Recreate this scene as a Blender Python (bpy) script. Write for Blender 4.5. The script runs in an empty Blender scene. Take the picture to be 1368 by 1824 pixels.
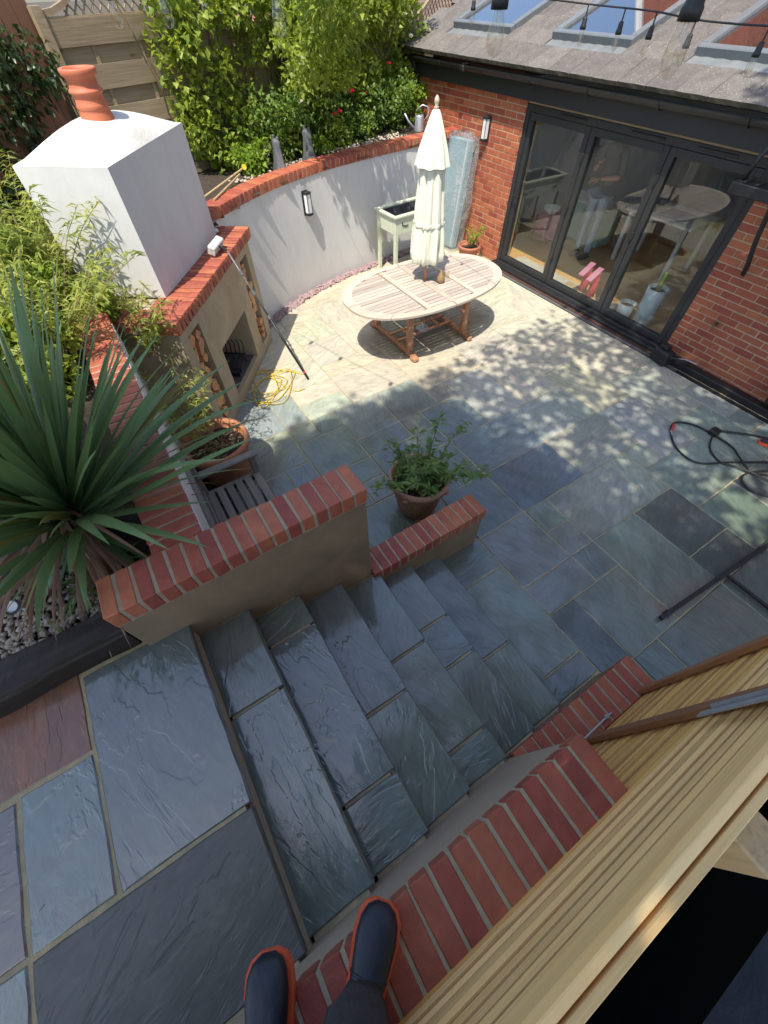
import bpy, math, random
import numpy as np
from mathutils import Vector, Matrix, noise as mnoise

random.seed(7)
RNG = np.random.default_rng(11)
SC = bpy.context.scene
COL = SC.collection
rad = math.radians

# ------------------------------------------------------------------ camera
CAMZ = 3.05
RM = np.array([[0.53875809, 0.84239519, -0.01049097],
               [0.68228994, -0.44359909, -0.58111986],
               [-0.49418636, 0.30592514, -0.81375036]])
_u, _, _v = np.linalg.svd(RM)
RM = _u @ _v
camd = bpy.data.cameras.new('camera')
cam = bpy.data.objects.new('camera', camd)
COL.objects.link(cam)
mw = Matrix.Identity(4)
for i in range(3):
    mw[i][0] = RM[0, i]
    mw[i][1] = -RM[1, i]
    mw[i][2] = -RM[2, i]
mw[0][3], mw[1][3], mw[2][3] = 0, 0, CAMZ
cam.matrix_world = mw
camd.sensor_fit = 'VERTICAL'
camd.sensor_height = 24
camd.sensor_width = 18
camd.lens = 24 * 698.6 / 1824
camd.clip_start = 0.05
camd.clip_end = 500
SC.camera = cam

# ------------------------------------------------------------------ light
SUNV = Vector((0.424, -0.538, 1.336)).normalized()
world = bpy.data.worlds.new('World')
SC.world = world
world.use_nodes = True
wn = world.node_tree
wn.nodes.clear()
sky = wn.nodes.new('ShaderNodeTexSky')
sky.sky_type = 'NISHITA'
sky.sun_disc = False
sky.sun_elevation = math.asin(SUNV.z)
sky.sun_rotation = math.atan2(SUNV.x, SUNV.y)
sky.air_density = 1.0
sky.dust_density = 1.5
sky.ozone_density = 0.4
bg = wn.nodes.new('ShaderNodeBackground')
bg.inputs['Strength'].default_value = 0.15
wo = wn.nodes.new('ShaderNodeOutputWorld')
wn.links.new(sky.outputs[0], bg.inputs[0])
wn.links.new(bg.outputs[0], wo.inputs[0])
sund = bpy.data.lights.new('sun', 'SUN')
sund.energy = 3.3
sund.angle = rad(0.53)
sund.color = (1.0, 0.93, 0.82)
sun = bpy.data.objects.new('sun', sund)
COL.objects.link(sun)
sun.rotation_euler = SUNV.to_track_quat('Z', 'Y').to_euler()
sun.location = (4, -5, 12)

SC.view_settings.view_transform = 'Standard'
SC.view_settings.look = 'None'
SC.view_settings.gamma = 1.0
SC.view_settings.use_curve_mapping = False
SC.view_settings.exposure = 1.0
SC.render.engine = 'CYCLES'
SC.cycles.use_denoising = True
SC.cycles.max_bounces = 8
SC.cycles.transparent_max_bounces = 12
SC.cycles.sample_clamp_indirect = 6.0

# ------------------------------------------------------------------ mesh helpers
class MB:
    def __init__(self):
        self.v, self.f = [], []

    def add(self, vs, fs):
        o = len(self.v)
        self.v.extend([tuple(v) for v in vs])
        self.f.extend([tuple(i + o for i in f) for f in fs])
        return self

    def box(self, x0, x1, y0, y1, z0, z1, M=None, tf=None):
        vs = [(x, y, z) for x in (x0, x1) for y in (y0, y1) for z in (z0, z1)]
        if tf: vs = [tf(*v) for v in vs]
        if M is not None: vs = [M @ Vector(v) for v in vs]
        return self.add(vs, [(0, 1, 3, 2), (4, 6, 7, 5), (0, 4, 5, 1), (2, 3, 7, 6), (0, 2, 6, 4), (1, 5, 7, 3)])

    def cbox(self, c, s, ch=0.004, M=None, jit=0.0, rnd=None):
        """chamfered box, centre c, size s"""
        hx, hy, hz = s[0] / 2, s[1] / 2, s[2] / 2
        ch = min(ch, hx * .9, hy * .9, hz * .9)
        vs, idx = [], {}
        for sx in (-1, 1):
            for sy in (-1, 1):
                for sz in (-1, 1):
                    j = [(rnd.uniform(-jit, jit) if rnd else 0) for _ in range(3)]
                    for a in range(3):
                        p = [sx * (hx - ch), sy * (hy - ch), sz * (hz - ch)]
                        p[a] = (sx, sy, sz)[a] * (hx, hy, hz)[a]
                        idx[(sx, sy, sz, a)] = len(vs)
                        vs.append(Vector((c[0] + p[0] + j[0], c[1] + p[1] + j[1], c[2] + p[2] + j[2])))
        fs = []
        for a in range(3):
            b, d = (a + 1) % 3, (a + 2) % 3
            for sg in (-1, 1):
                def key(u, w):
                    k = [0, 0, 0]; k[a] = sg; k[b] = u; k[d] = w
                    return idx[(*k, a)]
                q = [key(-1, -1), key(1, -1), key(1, 1), key(-1, 1)]
                fs.append(q if sg > 0 else q[::-1])
        for a in range(3):          # edges along axis a
            b, d = (a + 1) % 3, (a + 2) % 3
            for u in (-1, 1):
                for w in (-1, 1):
                    def k2(t, ax):
                        k = [0, 0, 0]; k[a] = t; k[b] = u; k[d] = w
                        return idx[(*k, ax)]
                    q = [k2(-1, b), k2(1, b), k2(1, d), k2(-1, d)]
                    fs.append(q if u * w < 0 else q[::-1])
        for sx in (-1, 1):
            for sy in (-1, 1):
                for sz in (-1, 1):
                    q = [idx[(sx, sy, sz, a)] for a in range(3)]
                    fs.append(q if sx * sy * sz > 0 else q[::-1])
        if M is not None: vs = [M @ v for v in vs]
        return self.add(vs, fs)

    def tube(self, pts, r, n=8, cap=True):
        pts = [Vector(p) for p in pts]
        rs = r if isinstance(r, (list, tuple)) else [r] * len(pts)
        o = len(self.v)
        up = Vector((0, 0, 1))
        prev = None
        for i, p in enumerate(pts):
            a = pts[max(i - 1, 0)]; b = pts[min(i + 1, len(pts) - 1)]
            t = (b - a)
            if t.length < 1e-9: t = Vector((0, 0, 1))
            t.normalize()
            if prev is None:
                s = t.cross(up)
                if s.length < 1e-3: s = t.cross(Vector((1, 0, 0)))
            else:
                s = prev - t * prev.dot(t)
                if s.length < 1e-4: s = t.cross(up)
            s.normalize(); prev = s
            q = t.cross(s)
            for k in range(n):
                an = 2 * math.pi * k / n
                self.v.append(tuple(p + (s * math.cos(an) + q * math.sin(an)) * rs[i]))
        for i in range(len(pts) - 1):
            for k in range(n):
                a = o + i * n + k; b = o + i * n + (k + 1) % n
                self.f.append((a, b, b + n, a + n))
        if cap:
            self.f.append(tuple(o + k for k in range(n))[::-1])
            self.f.append(tuple(o + (len(pts) - 1) * n + k for k in range(n)))
        return self

    def lathe(self, prof, c=(0, 0, 0), n=24, fn=None, M=None, close=True):
        """prof: (r, z) list; fn(theta, i) radius multiplier"""
        o = len(self.v)
        for i, (r, z) in enumerate(prof):
            for k in range(n):
                a = 2 * math.pi * k / n
                m = fn(a, i) if fn else 1.0
                p = Vector((r * m * math.cos(a), r * m * math.sin(a), z))
                if M is not None: p = M @ p
                self.v.append((p.x + c[0], p.y + c[1], p.z + c[2]))
        for i in range(len(prof) - 1):
            for k in range(n):
                a = o + i * n + k; b = o + i * n + (k + 1) % n
                self.f.append((a, b, b + n, a + n))
        if close:
            if prof[0][0] > 1e-4: self.f.append(tuple(o + k for k in range(n))[::-1])
            if prof[-1][0] > 1e-4: self.f.append(tuple(o + (len(prof) - 1) * n + k for k in range(n)))
        return self

    def prism(self, poly, z0, z1):
        n = len(poly); o = len(self.v)
        for x, y in poly: self.v.append((x, y, z0))
        for x, y in poly: self.v.append((x, y, z1))
        for k in range(n):
            a, b = o + k, o + (k + 1) % n
            self.f.append((a, b, b + n, a + n))
        self.f.append(tuple(o + k for k in range(n))[::-1])
        self.f.append(tuple(o + n + k for k in range(n)))
        return self

    def mesh(self, name, smooth=False):
        me = bpy.data.meshes.new(name)
        me.from_pydata(self.v, [], self.f)
        if smooth:
            me.polygons.foreach_set('use_smooth', [True] * len(me.polygons))
        me.update()
        return me

WLOC = {}

def new(name, mb, mat=None, parent=None, label=None, cat=None, group=None, kind=None,
        loc=(0, 0, 0), rot=None, color=None, smooth=False, scale=None):
    if mb is None: data = None
    elif isinstance(mb, MB): data = mb.mesh(name, smooth)
    else: data = mb
    o = bpy.data.objects.new(name, data)
    COL.objects.link(o)
    loc = Vector(loc)
    WLOC[o.name] = loc
    if parent is not None:
        o.parent = parent
        o.location = loc - WLOC[parent.name]
    else:
        o.location = loc
    if rot is not None: o.rotation_euler = rot
    if scale is not None: o.scale = scale
    if data is not None and mat is not None and len(data.materials) == 0:
        data.materials.append(mat)
    if color is not None: o.color = (*color, 1) if len(color) == 3 else color
    if label: o['label'] = label
    if cat: o['category'] = cat
    if group: o['group'] = group
    if kind: o['kind'] = kind
    return o

def empty(name, loc, label=None, cat=None, group=None, kind=None):
    o = new(name, None, None, None, label, cat, group, kind, loc)
    o.empty_display_size = .1
    return o

def arr_mesh(name, V, T, smooth=False):
    """V (n,3) array, T (m,3) tri array"""
    me = bpy.data.meshes.new(name)
    V = np.asarray(V, np.float32); T = np.asarray(T, np.int32)
    me.vertices.add(len(V)); me.vertices.foreach_set('co', V.ravel())
    me.loops.add(T.size); me.loops.foreach_set('vertex_index', T.ravel())
    me.polygons.add(len(T))
    me.polygons.foreach_set('loop_start', np.arange(0, T.size, 3, dtype=np.int32))
    me.polygons.foreach_set('loop_total', np.full(len(T), 3, np.int32))
    me.update(calc_edges=True)
    if smooth: me.polygons.foreach_set('use_smooth', [True] * len(T))
    me.validate()
    return me

def unit(a):
    return a / np.maximum(np.linalg.norm(a, axis=-1, keepdims=True), 1e-9)

def leaf_mesh(name, P, D, L, W, fold=.25, droop=.15, up=None):
    """two-triangle-per-half folded leaves. P base, D direction, L length, W width"""
    n = len(P)
    D = unit(D)
    if up is None:
        up = unit(RNG.normal(size=(n, 3)) * .55 + np.array([0, 0, 1.0]))
    S = unit(np.cross(D, up)); N = unit(np.cross(S, D))
    L = np.broadcast_to(np.asarray(L, float), (n,))[:, None]; W = np.broadcast_to(np.asarray(W, float), (n,))[:, None]
    b = P
    m = P + D * L * .42
    ml = m + S * W * .5 + N * W * fold
    mr = m - S * W * .5 + N * W * fold
    t = P + D * L - np.array([0, 0, 1.0]) * L * droop
    V = np.stack([b, ml, t, mr, m + N * W * .02], 1).reshape(-1, 3)
    k = np.arange(n)[:, None] * 5
    T = np.concatenate([k + [[0, 1, 4]], k + [[1, 2, 4]], k + [[0, 4, 3]], k + [[4, 2, 3]]], 0)
    return arr_mesh(name, V, T)

# ------------------------------------------------------------------ materials
def nt(name):
    m = bpy.data.materials.new(name)
    m.use_nodes = True
    t = m.node_tree
    t.nodes.clear()
    out = t.nodes.new('ShaderNodeOutputMaterial')
    return m, t, out

def N(t, typ, **kw):
    n = t.nodes.new(typ)
    for k, v in kw.items():
        if k in n.inputs.keys(): n.inputs[k].default_value = v
        else: setattr(n, k, v)
    return n

def mix(t, fac, a, b, mode='MIX'):
    n = t.nodes.new('ShaderNodeMix'); n.data_type = 'RGBA'; n.blend_type = mode
    for sock, v in ((n.inputs['Factor'], fac), (n.inputs[6], a), (n.inputs[7], b)):
        if hasattr(v, 'is_linked'): t.links.new(v, sock)
        elif isinstance(v, (int, float)): sock.default_value = v if sock == n.inputs['Factor'] else (v, v, v, 1)
        else: sock.default_value = (*v[:3], 1)
    return n.outputs[2]

def mth(t, op, a, b=None, c=None, clamp=False):
    n = t.nodes.new('ShaderNodeMath'); n.operation = op; n.use_clamp = clamp
    for i, v in enumerate((a, b, c)):
        if v is None: continue
        if hasattr(v, 'is_linked'): t.links.new(v, n.inputs[i])
        else: n.inputs[i].default_value = v
    return n.outputs[0]

def ramp(t, fac, stops):
    n = t.nodes.new('ShaderNodeValToRGB')
    e = n.color_ramp.elements
    while len(e) < len(stops): e.new(.5)
    for i, (p, c) in enumerate(stops):
        e[i].position = p
        e[i].color = (*c, 1) if not isinstance(c, (int, float)) else (c, c, c, 1)
    t.links.new(fac, n.inputs[0])
    return n.outputs[0]

def coords(t, stretch=(1, 1, 1), world=False, rnd=True):
    mp = N(t, 'ShaderNodeMapping'); mp.inputs['Scale'].default_value = stretch
    if world:
        g = N(t, 'ShaderNodeNewGeometry'); t.links.new(g.outputs['Position'], mp.inputs[0])
    else:
        tc = N(t, 'ShaderNodeTexCoord')
        oi = N(t, 'ShaderNodeObjectInfo')
        ad = N(t, 'ShaderNodeVectorMath', operation='MULTIPLY_ADD')
        t.links.new(tc.outputs['Object'], ad.inputs[0]); ad.inputs[1].default_value = (1, 1, 1)
        cb = N(t, 'ShaderNodeCombineXYZ')
        for i in range(3): t.links.new(mth(t, 'MULTIPLY', oi.outputs['Random'], 37.0 + 11 * i), cb.inputs[i])
        t.links.new(cb.outputs[0], ad.inputs[2])
        t.links.new(ad.outputs[0], mp.inputs[0])
    return mp.outputs[0]

def noise(t, vec, scale, detail=4, rough=.55, dist=0.0):
    n = N(t, 'ShaderNodeTexNoise'); n.inputs['Scale'].default_value = scale
    n.inputs['Detail'].default_value = detail; n.inputs['Roughness'].default_value = rough
    n.inputs['Distortion'].default_value = dist
    t.links.new(vec, n.inputs['Vector'])
    return n.outputs[0]

def mat(name, c1, c2=None, scale=6, rough=.6, rough2=None, bump=.15, bscale=60, stretch=(1, 1, 1), metal=0.0,
        objvar=.12, spec=.5, world=False, speck=None, coat=0.0, dist=.6, bdist=.01, sub=0.0):
    m, t, out = nt(name)
    b = N(t, 'ShaderNodeBsdfPrincipled')
    vec = coords(t, stretch, world)
    n1 = noise(t, vec, scale, 5, .6, dist)
    f = ramp(t, n1, [(.32, 0.0), (.68, 1.0)])
    col = mix(t, f, c1, c2 if c2 else tuple(x * .8 for x in c1))
    if speck:
        n2 = noise(t, vec, scale * 9, 3, .6)
        col = mix(t, ramp(t, n2, [(.60, 0.0), (.70, 1.0)]), col, speck)
    if objvar:
        oi = N(t, 'ShaderNodeObjectInfo')
        hs = N(t, 'ShaderNodeHueSaturation')
        t.links.new(mth(t, 'MULTIPLY_ADD', oi.outputs['Random'], 2 * objvar, 1 - objvar), hs.inputs['Value'])
        t.links.new(mth(t, 'MULTIPLY_ADD', oi.outputs['Random'], .02, .49), hs.inputs['Hue'])
        t.links.new(col, hs.inputs['Color']); col = hs.outputs[0]
    t.links.new(col, b.inputs['Base Color'])
    if rough2 is None: rough2 = rough
    n3 = noise(t, vec, scale * 2.3, 4)
    t.links.new(mth(t, 'MULTIPLY_ADD', n3, (rough2 - rough) * 1.0, rough, True), b.inputs['Roughness'])
    b.inputs['Metallic'].default_value = metal
    b.inputs['Specular IOR Level'].default_value = spec
    b.inputs['Coat Weight'].default_value = coat
    if bump:
        bp = N(t, 'ShaderNodeBump'); bp.inputs['Strength'].default_value = bump; bp.inputs['Distance'].default_value = bdist
        t.links.new(noise(t, vec, bscale, 6, .65, .3), bp.inputs['Height'])
        t.links.new(bp.outputs[0], b.inputs['Normal'])
    t.links.new(b.outputs[0], out.inputs[0])
    return m

def leafmat(name, c1, c2, trans=.35, rough=.45, scale=3.0, spec=.4):
    m, t, out = nt(name)
    b = N(t, 'ShaderNodeBsdfPrincipled')
    g = N(t, 'ShaderNodeNewGeometry')
    r = g.outputs['Random Per Island']
    vec = coords(t, world=True)
    f = mth(t, 'MULTIPLY_ADD', noise(t, vec, scale, 2), .6, mth(t, 'MULTIPLY_ADD', r, .9, -.25), True)
    col = mix(t, f, c1, c2)
    t.links.new(col, b.inputs['Base Color'])
    b.inputs['Roughness'].default_value = rough
    b.inputs['Specular IOR Level'].default_value = spec
    tr = N(t, 'ShaderNodeBsdfTranslucent')
    t.links.new(mix(t, .5, col, (c2[0] * 1.5, c2[1] * 1.5, c2[2] * .8)), tr.inputs[0])
    ms = N(t, 'ShaderNodeMixShader'); ms.inputs[0].default_value = trans
    t.links.new(b.outputs[0], ms.inputs[1]); t.links.new(tr.outputs[0], ms.inputs[2])
    t.links.new(ms.outputs[0], out.inputs[0])
    return m

def slate_material():
    """riven sandstone paving; Object colour = dry stone colour; wet film by place"""
    m, t, out = nt('riven_stone')
    b = N(t, 'ShaderNodeBsdfPrincipled')
    oi = N(t, 'ShaderNodeObjectInfo')
    vec = coords(t, (1, 1, 1))
    # per slab rive direction: rotate the coordinates by random angle
    rot = N(t, 'ShaderNodeVectorRotate', rotation_type='Z_AXIS')
    t.links.new(vec, rot.inputs['Vector'])
    rr = mth(t, 'MULTIPLY', oi.outputs['Random'], 6.28)
    sn = mth(t, 'SINE', mth(t, 'MULTIPLY', rr, 7.0))
    t.links.new(mth(t, 'MULTIPLY', sn, .45), rot.inputs['Angle'])
    st = N(t, 'ShaderNodeMapping'); st.inputs['Scale'].default_value = (1.0, 3.0, 1)
    t.links.new(rot.outputs[0], st.inputs[0])
    sv = st.outputs[0]
    g = N(t, 'ShaderNodeNewGeometry')
    wp = coords(t, world=True)
    # colour
    na = noise(t, sv, 2.0, 7, .66, 1.6)
    nb = noise(t, vec, 1.6, 4, .55, .6)
    nc = noise(t, sv, 9, 7, .68, .8)
    col = mix(t, ramp(t, na, [(.34, 0.0), (.66, 1.0)]), oi.outputs['Color'], mix(t, .5, oi.outputs['Color'], (.17, .18, .165)))
    col = mix(t, ramp(t, nb, [(.45, 0.0), (.75, .55)]), col, mix(t, .5, oi.outputs['Color'], (.36, .31, .21)))
    col = mix(t, ramp(t, nc, [(.30, .42), (.55, 0.0)]), col, mix(t, .75, oi.outputs['Color'], (.05, .055, .06)))
    col = mix(t, ramp(t, nc, [(.56, 0.0), (.78, .35)]), col, mix(t, .5, oi.outputs['Color'], (.60, .60, .55)))
    # wetness from place (washed floor: wet near steps, under the table)
    sx = N(t, 'ShaderNodeSeparateXYZ'); t.links.new(g.outputs['Position'], sx.inputs[0])
    wn_ = noise(t, wp, 1.6, 4, .6, .6)
    X, Y = sx.outputs[0], sx.outputs[1]
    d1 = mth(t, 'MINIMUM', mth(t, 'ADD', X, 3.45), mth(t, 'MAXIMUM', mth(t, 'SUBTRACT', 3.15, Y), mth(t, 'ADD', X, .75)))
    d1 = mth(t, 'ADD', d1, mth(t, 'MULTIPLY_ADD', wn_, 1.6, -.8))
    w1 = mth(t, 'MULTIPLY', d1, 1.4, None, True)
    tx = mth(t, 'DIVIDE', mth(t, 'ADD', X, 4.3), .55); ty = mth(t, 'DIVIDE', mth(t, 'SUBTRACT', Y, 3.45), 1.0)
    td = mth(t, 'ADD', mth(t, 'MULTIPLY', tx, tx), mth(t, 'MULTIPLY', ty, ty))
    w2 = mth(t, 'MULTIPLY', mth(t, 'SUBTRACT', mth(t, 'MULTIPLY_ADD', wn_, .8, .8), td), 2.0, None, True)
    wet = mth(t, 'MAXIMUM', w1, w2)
    # film of standing water, patchy, heavier near the steps
    film = mth(t, 'MULTIPLY_ADD', noise(t, wp, 1.7, 5, .6, 1.2), 4.4, -1.75)
    film = mth(t, 'ADD', film, mth(t, 'MULTIPLY', mth(t, 'SUBTRACT', 2.1, Y), .45), None, True)
    film = mth(t, 'MULTIPLY', mth(t, 'MULTIPLY', film, wet), oi.outputs['Alpha'])
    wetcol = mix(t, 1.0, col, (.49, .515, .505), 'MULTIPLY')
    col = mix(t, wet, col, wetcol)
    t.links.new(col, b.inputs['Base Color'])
    ro = mth(t, 'MULTIPLY_ADD', wet, -.34, .72)
    ro = mth(t, 'ADD', ro, mth(t, 'MULTIPLY', film, -.05))
    ro = mth(t, 'ADD', ro, mth(t, 'MULTIPLY_ADD', nc, .16, -.08), None, True)
    t.links.new(ro, b.inputs['Roughness'])
    b.inputs['Specular IOR Level'].default_value = .4
    # relief: fine riving + stepped flakes + ridge lines
    fl = noise(t, sv, 1.2, 5, .56, .7)
    ter = ramp(t, fl, [(.35, 0.0), (.366, .26), (.46, .32), (.474, .55), (.585, .62), (.602, .88), (.75, 1.0)])
    rg = noise(t, sv, 2.0, 7, .62, 2.0)
    rg = mth(t, 'ABSOLUTE', mth(t, 'SUBTRACT', rg, .5))
    fine = mth(t, 'ADD', mth(t, 'MULTIPLY', rg, -1.2), mth(t, 'MULTIPLY', noise(t, sv, 7, 8, .66, .9), .6))
    # how strongly a slab is riven differs from slab to slab, and from patch to patch on it
    sr = mth(t, 'MULTIPLY_ADD', mth(t, 'FRACT', mth(t, 'MULTIPLY', oi.outputs['Random'], 13.7)), .75, .25)
    pat = ramp(t, noise(t, vec, 2.2, 3, .5, .8), [(.40, .12), (.62, 1.0)])
    b1 = N(t, 'ShaderNodeBump'); b1.inputs['Distance'].default_value = .020
    t.links.new(mth(t, 'MULTIPLY', mth(t, 'MULTIPLY', mth(t, 'MULTIPLY_ADD', film, -.15, .6), sr), pat), b1.inputs['Strength'])
    t.links.new(fine, b1.inputs['Height'])
    bp = N(t, 'ShaderNodeBump'); bp.inputs['Distance'].default_value = .035
    t.links.new(mth(t, 'MULTIPLY', sr, .9), bp.inputs['Strength'])
    t.links.new(mth(t, 'ADD', mth(t, 'MULTIPLY', ter, .27), mth(t, 'MULTIPLY', noise(t, vec, 2.5, 2, .5), .25)), bp.inputs['Height'])
    t.links.new(b1.outputs[0], bp.inputs['Normal'])
    # water film: clear glossy layer following the flake steps and slow ripples
    bw = N(t, 'ShaderNodeBump'); bw.inputs['Distance'].default_value = .03
    bw.inputs['Strength'].default_value = .55
    wv = mth(t, 'ADD', mth(t, 'MULTIPLY', ter, .27), mth(t, 'MULTIPLY', noise(t, sv, 1.8, 3, .5, .6), .10))
    wv = mth(t, 'ADD', wv, mth(t, 'MULTIPLY', mth(t, 'MULTIPLY', noise(t, sv, 5, 6, .64, .5), mth(t, 'MULTIPLY', pat, sr)), .24))
    t.links.new(wv, bw.inputs['Height'])
    t.links.new(bw.outputs[0], b.inputs['Coat Normal'])
    t.links.new(mth(t, 'MULTIPLY_ADD', film, .75, mth(t, 'MULTIPLY', mth(t, 'MULTIPLY', wet, .25), oi.outputs['Alpha'])), b.inputs['Coat Weight'])
    b.inputs['Coat Roughness'].default_value = .035
    b.inputs['Coat IOR'].default_value = 1.75
    t.links.new(bp.outputs[0], b.inputs['Normal'])
    t.links.new(b.outputs[0], out.inputs[0])
    return m

def wood_material(name, c1, c2, rough=.65, axis=1, knots=True, sc=1.0, objvar=.15, dark=(.10, .06, .03)):
    m, t, out = nt(name)
    b = N(t, 'ShaderNodeBsdfPrincipled')
    s = [26 * sc, 26 * sc, 26 * sc]; s[axis] = 1.6 * sc
    vec = coords(t, tuple(s))
    n1 = noise(t, vec, 1.0, 6, .62, 1.0)
    col = mix(t, ramp(t, n1, [(.3, 0.0), (.7, 1.0)]), c1, c2)
    s2 = [120 * sc, 120 * sc, 120 * sc]; s2[axis] = 3 * sc
    n2 = noise(t, coords(t, tuple(s2)), 1.0, 4, .6)
    col = mix(t, ramp(t, n2, [(.25, .55), (.5, 0.0)]), col, tuple(x * .55 for x in c1))
    if knots:
        s3 = [9 * sc] * 3; s3[axis] = 3.2 * sc
        v = N(t, 'ShaderNodeTexVoronoi'); v.inputs['Scale'].default_value = 1.0; v.inputs['Randomness'].default_value = 1
        t.links.new(coords(t, tuple(s3)), v.inputs['Vector'])
        col = mix(t, ramp(t, v.outputs['Distance'], [(.03, .85), (.13, 0.0)]), col, dark)
    oi = N(t, 'ShaderNodeObjectInfo')
    hs = N(t, 'ShaderNodeHueSaturation')
    t.links.new(mth(t, 'MULTIPLY_ADD', oi.outputs['Random'], 2 * objvar, 1 - objvar), hs.inputs['Value'])
    t.links.new(col, hs.inputs['Color'])
    t.links.new(hs.outputs[0], b.inputs['Base Color'])
    b.inputs['Roughness'].default_value = rough
    bp = N(t, 'ShaderNodeBump'); bp.inputs['Strength'].default_value = .35; bp.inputs['Distance'].default_value = .004
    t.links.new(n2, bp.inputs['Height']); t.links.new(bp.outputs[0], b.inputs['Normal'])
    t.links.new(b.outputs[0], out.inputs[0])
    return m

def glass_material(name, ior=1.6, tint=(.86, .90, .89), rough=.0, drops=0.0):
    m, t, out = nt(name)
    tr = N(t, 'ShaderNodeBsdfTransparent'); tr.inputs[0].default_value = (*tint, 1)
    gl = N(t, 'ShaderNodeBsdfGlossy'); gl.inputs['Roughness'].default_value = rough; gl.inputs[0].default_value = (1, 1, 1, 1)
    g = N(t, 'ShaderNodeNewGeometry')
    dt_ = N(t, 'ShaderNodeVectorMath', operation='DOT_PRODUCT')
    t.links.new(g.outputs['Incoming'], dt_.inputs[0]); t.links.new(g.outputs['Normal'], dt_.inputs[1])
    cs_ = mth(t, 'ABSOLUTE', dt_.outputs['Value'])
    f0 = ((ior - 1) / (ior + 1)) ** 2
    frs = mth(t, 'MULTIPLY_ADD', mth(t, 'POWER', mth(t, 'SUBTRACT', 1.0, cs_, None, True), 5.0), 1 - f0, f0)
    ms = N(t, 'ShaderNodeMixShader')
    t.links.new(frs, ms.inputs[0]); t.links.new(tr.outputs[0], ms.inputs[1]); t.links.new(gl.outputs[0], ms.inputs[2])
    sh = ms.outputs[0]
    if drops:
        d = N(t, 'ShaderNodeBsdfDiffuse'); d.inputs[0].default_value = (.75, .75, .72, 1)
        n = noise(t, coords(t, rnd=False), 75, 1, .4)
        big = noise(t, coords(t, rnd=False), 2.0, 3, .5)
        f = mth(t, 'MULTIPLY', ramp(t, n, [(.74, 0.0), (.78, 1.0)]), mth(t, 'MULTIPLY', ramp(t, big, [(.52, 0.0), (.72, 1.0)]), drops))
        m2 = N(t, 'ShaderNodeMixShader')
        t.links.new(f, m2.inputs[0]); t.links.new(sh, m2.inputs[1]); t.links.new(d.outputs[0], m2.inputs[2])
        sh = m2.outputs[0]
    t.links.new(sh, out.inputs[0])
    return m

def wrap_material():
    m, t, out = nt('clear_wrap')
    tr = N(t, 'ShaderNodeBsdfTransparent'); tr.inputs[0].default_value = (.9, .92, .93, 1)
    p = N(t, 'ShaderNodeBsdfPrincipled'); p.inputs['Base Color'].default_value = (.55, .56, .56, 1); p.inputs['Roughness'].default_value = .18
    n = noise(t, coords(t), 26, 6, .7, 2.0)
    bp = N(t, 'ShaderNodeBump'); bp.inputs['Strength'].default_value = 1.0; bp.inputs['Distance'].default_value = .03
    t.links.new(n, bp.inputs['Height']); t.links.new(bp.outputs[0], p.inputs['Normal'])
    ms = N(t, 'ShaderNodeMixShader')
    t.links.new(mth(t, 'MULTIPLY_ADD', ramp(t, n, [(.40, 0.0), (.66, 1.0)]), .42, .15), ms.inputs[0])
    t.links.new(tr.outputs[0], ms.inputs[1]); t.links.new(p.outputs[0], ms.inputs[2])
    t.links.new(ms.outputs[0], out.inputs[0])
    return m
M_SLATE = slate_material()
M_BRICK = mat('cap_brick', (.42, .12, .064), (.29, .075, .044), scale=6, rough=.42, rough2=.75, bump=.4, bscale=70, objvar=.2, dist=1.6, bdist=.006)
M_HBRICK = mat('house_brick', (.38, .105, .052), (.31, .08, .04), scale=11, rough=.75, bump=.35, bscale=120, objvar=.20, speck=(.42, .16, .10), bdist=.004)
M_MORTAR = mat('mortar', (.42, .36, .25), (.33, .28, .19), scale=30, rough=.9, bump=.4, bscale=200)
M_HMORTAR = mat('house_mortar', (.50, .37, .24), (.42, .31, .20), scale=20, rough=.9, bump=.3, bscale=200, objvar=0)
M_JOINT = mat('joint_mortar', (.42, .34, .20), (.30, .245, .15), scale=14, rough=.85, bump=.4, bscale=160, world=True)
M_WHITE = mat('white_render', (.60, .60, .585), (.54, .54, .525), scale=3.0, rough=.75, bump=.5, bscale=22, objvar=0, bdist=.006, stretch=(1, 1, .45), dist=1.5)
M_DOME = mat('weathered_white', (.62, .61, .57), (.50, .49, .45), scale=5, rough=.85, bump=.4, bscale=40, objvar=0, speck=(.42, .41, .37))
M_TAN = mat('tan_render', (.42, .34, .225), (.31, .245, .155), scale=3.5, rough=.75, bump=.2, bscale=50, objvar=0)
M_TAN2 = mat('brown_render', (.29, .215, .13), (.21, .155, .095), scale=4, rough=.7, bump=.2, bscale=50, objvar=0)
M_SOIL = mat('soil', (.035, .025, .018), (.07, .05, .035), scale=18, rough=.9, bump=1.0, bscale=40, objvar=0, bdist=.03, speck=(.12, .09, .06))
M_EARTH = mat('earth', (.10, .08, .055), (.06, .05, .035), scale=2, rough=.95, bump=.6, bscale=12, objvar=0, world=True)
M_DARKMETAL = mat('anthracite', (.022, .024, .026), (.028, .03, .032), scale=4, rough=.38, bump=.0, objvar=0)
M_BLACK = mat('black_plastic', (.012, .012, .013), (.02, .02, .02), scale=8, rough=.4, rough2=.6, bump=.1, bscale=80, objvar=0)
M_LEAD = mat('lead_flashing', (.13, .145, .15), (.18, .195, .195), scale=6, rough=.5, rough2=.7, bump=.4, bscale=60, objvar=.05)
M_GREYFRAME = mat('grey_metal_frame', (.12, .135, .145), (.15, .165, .175), scale=4, rough=.4, bump=0, objvar=0)
M_TILE = mat('roof_tile', (.105, .092, .082), (.150, .133, .118), scale=7, rough=.85, bump=.7, bscale=40, objvar=.14, speck=(.36, .33, .28), bdist=.012)
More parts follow.
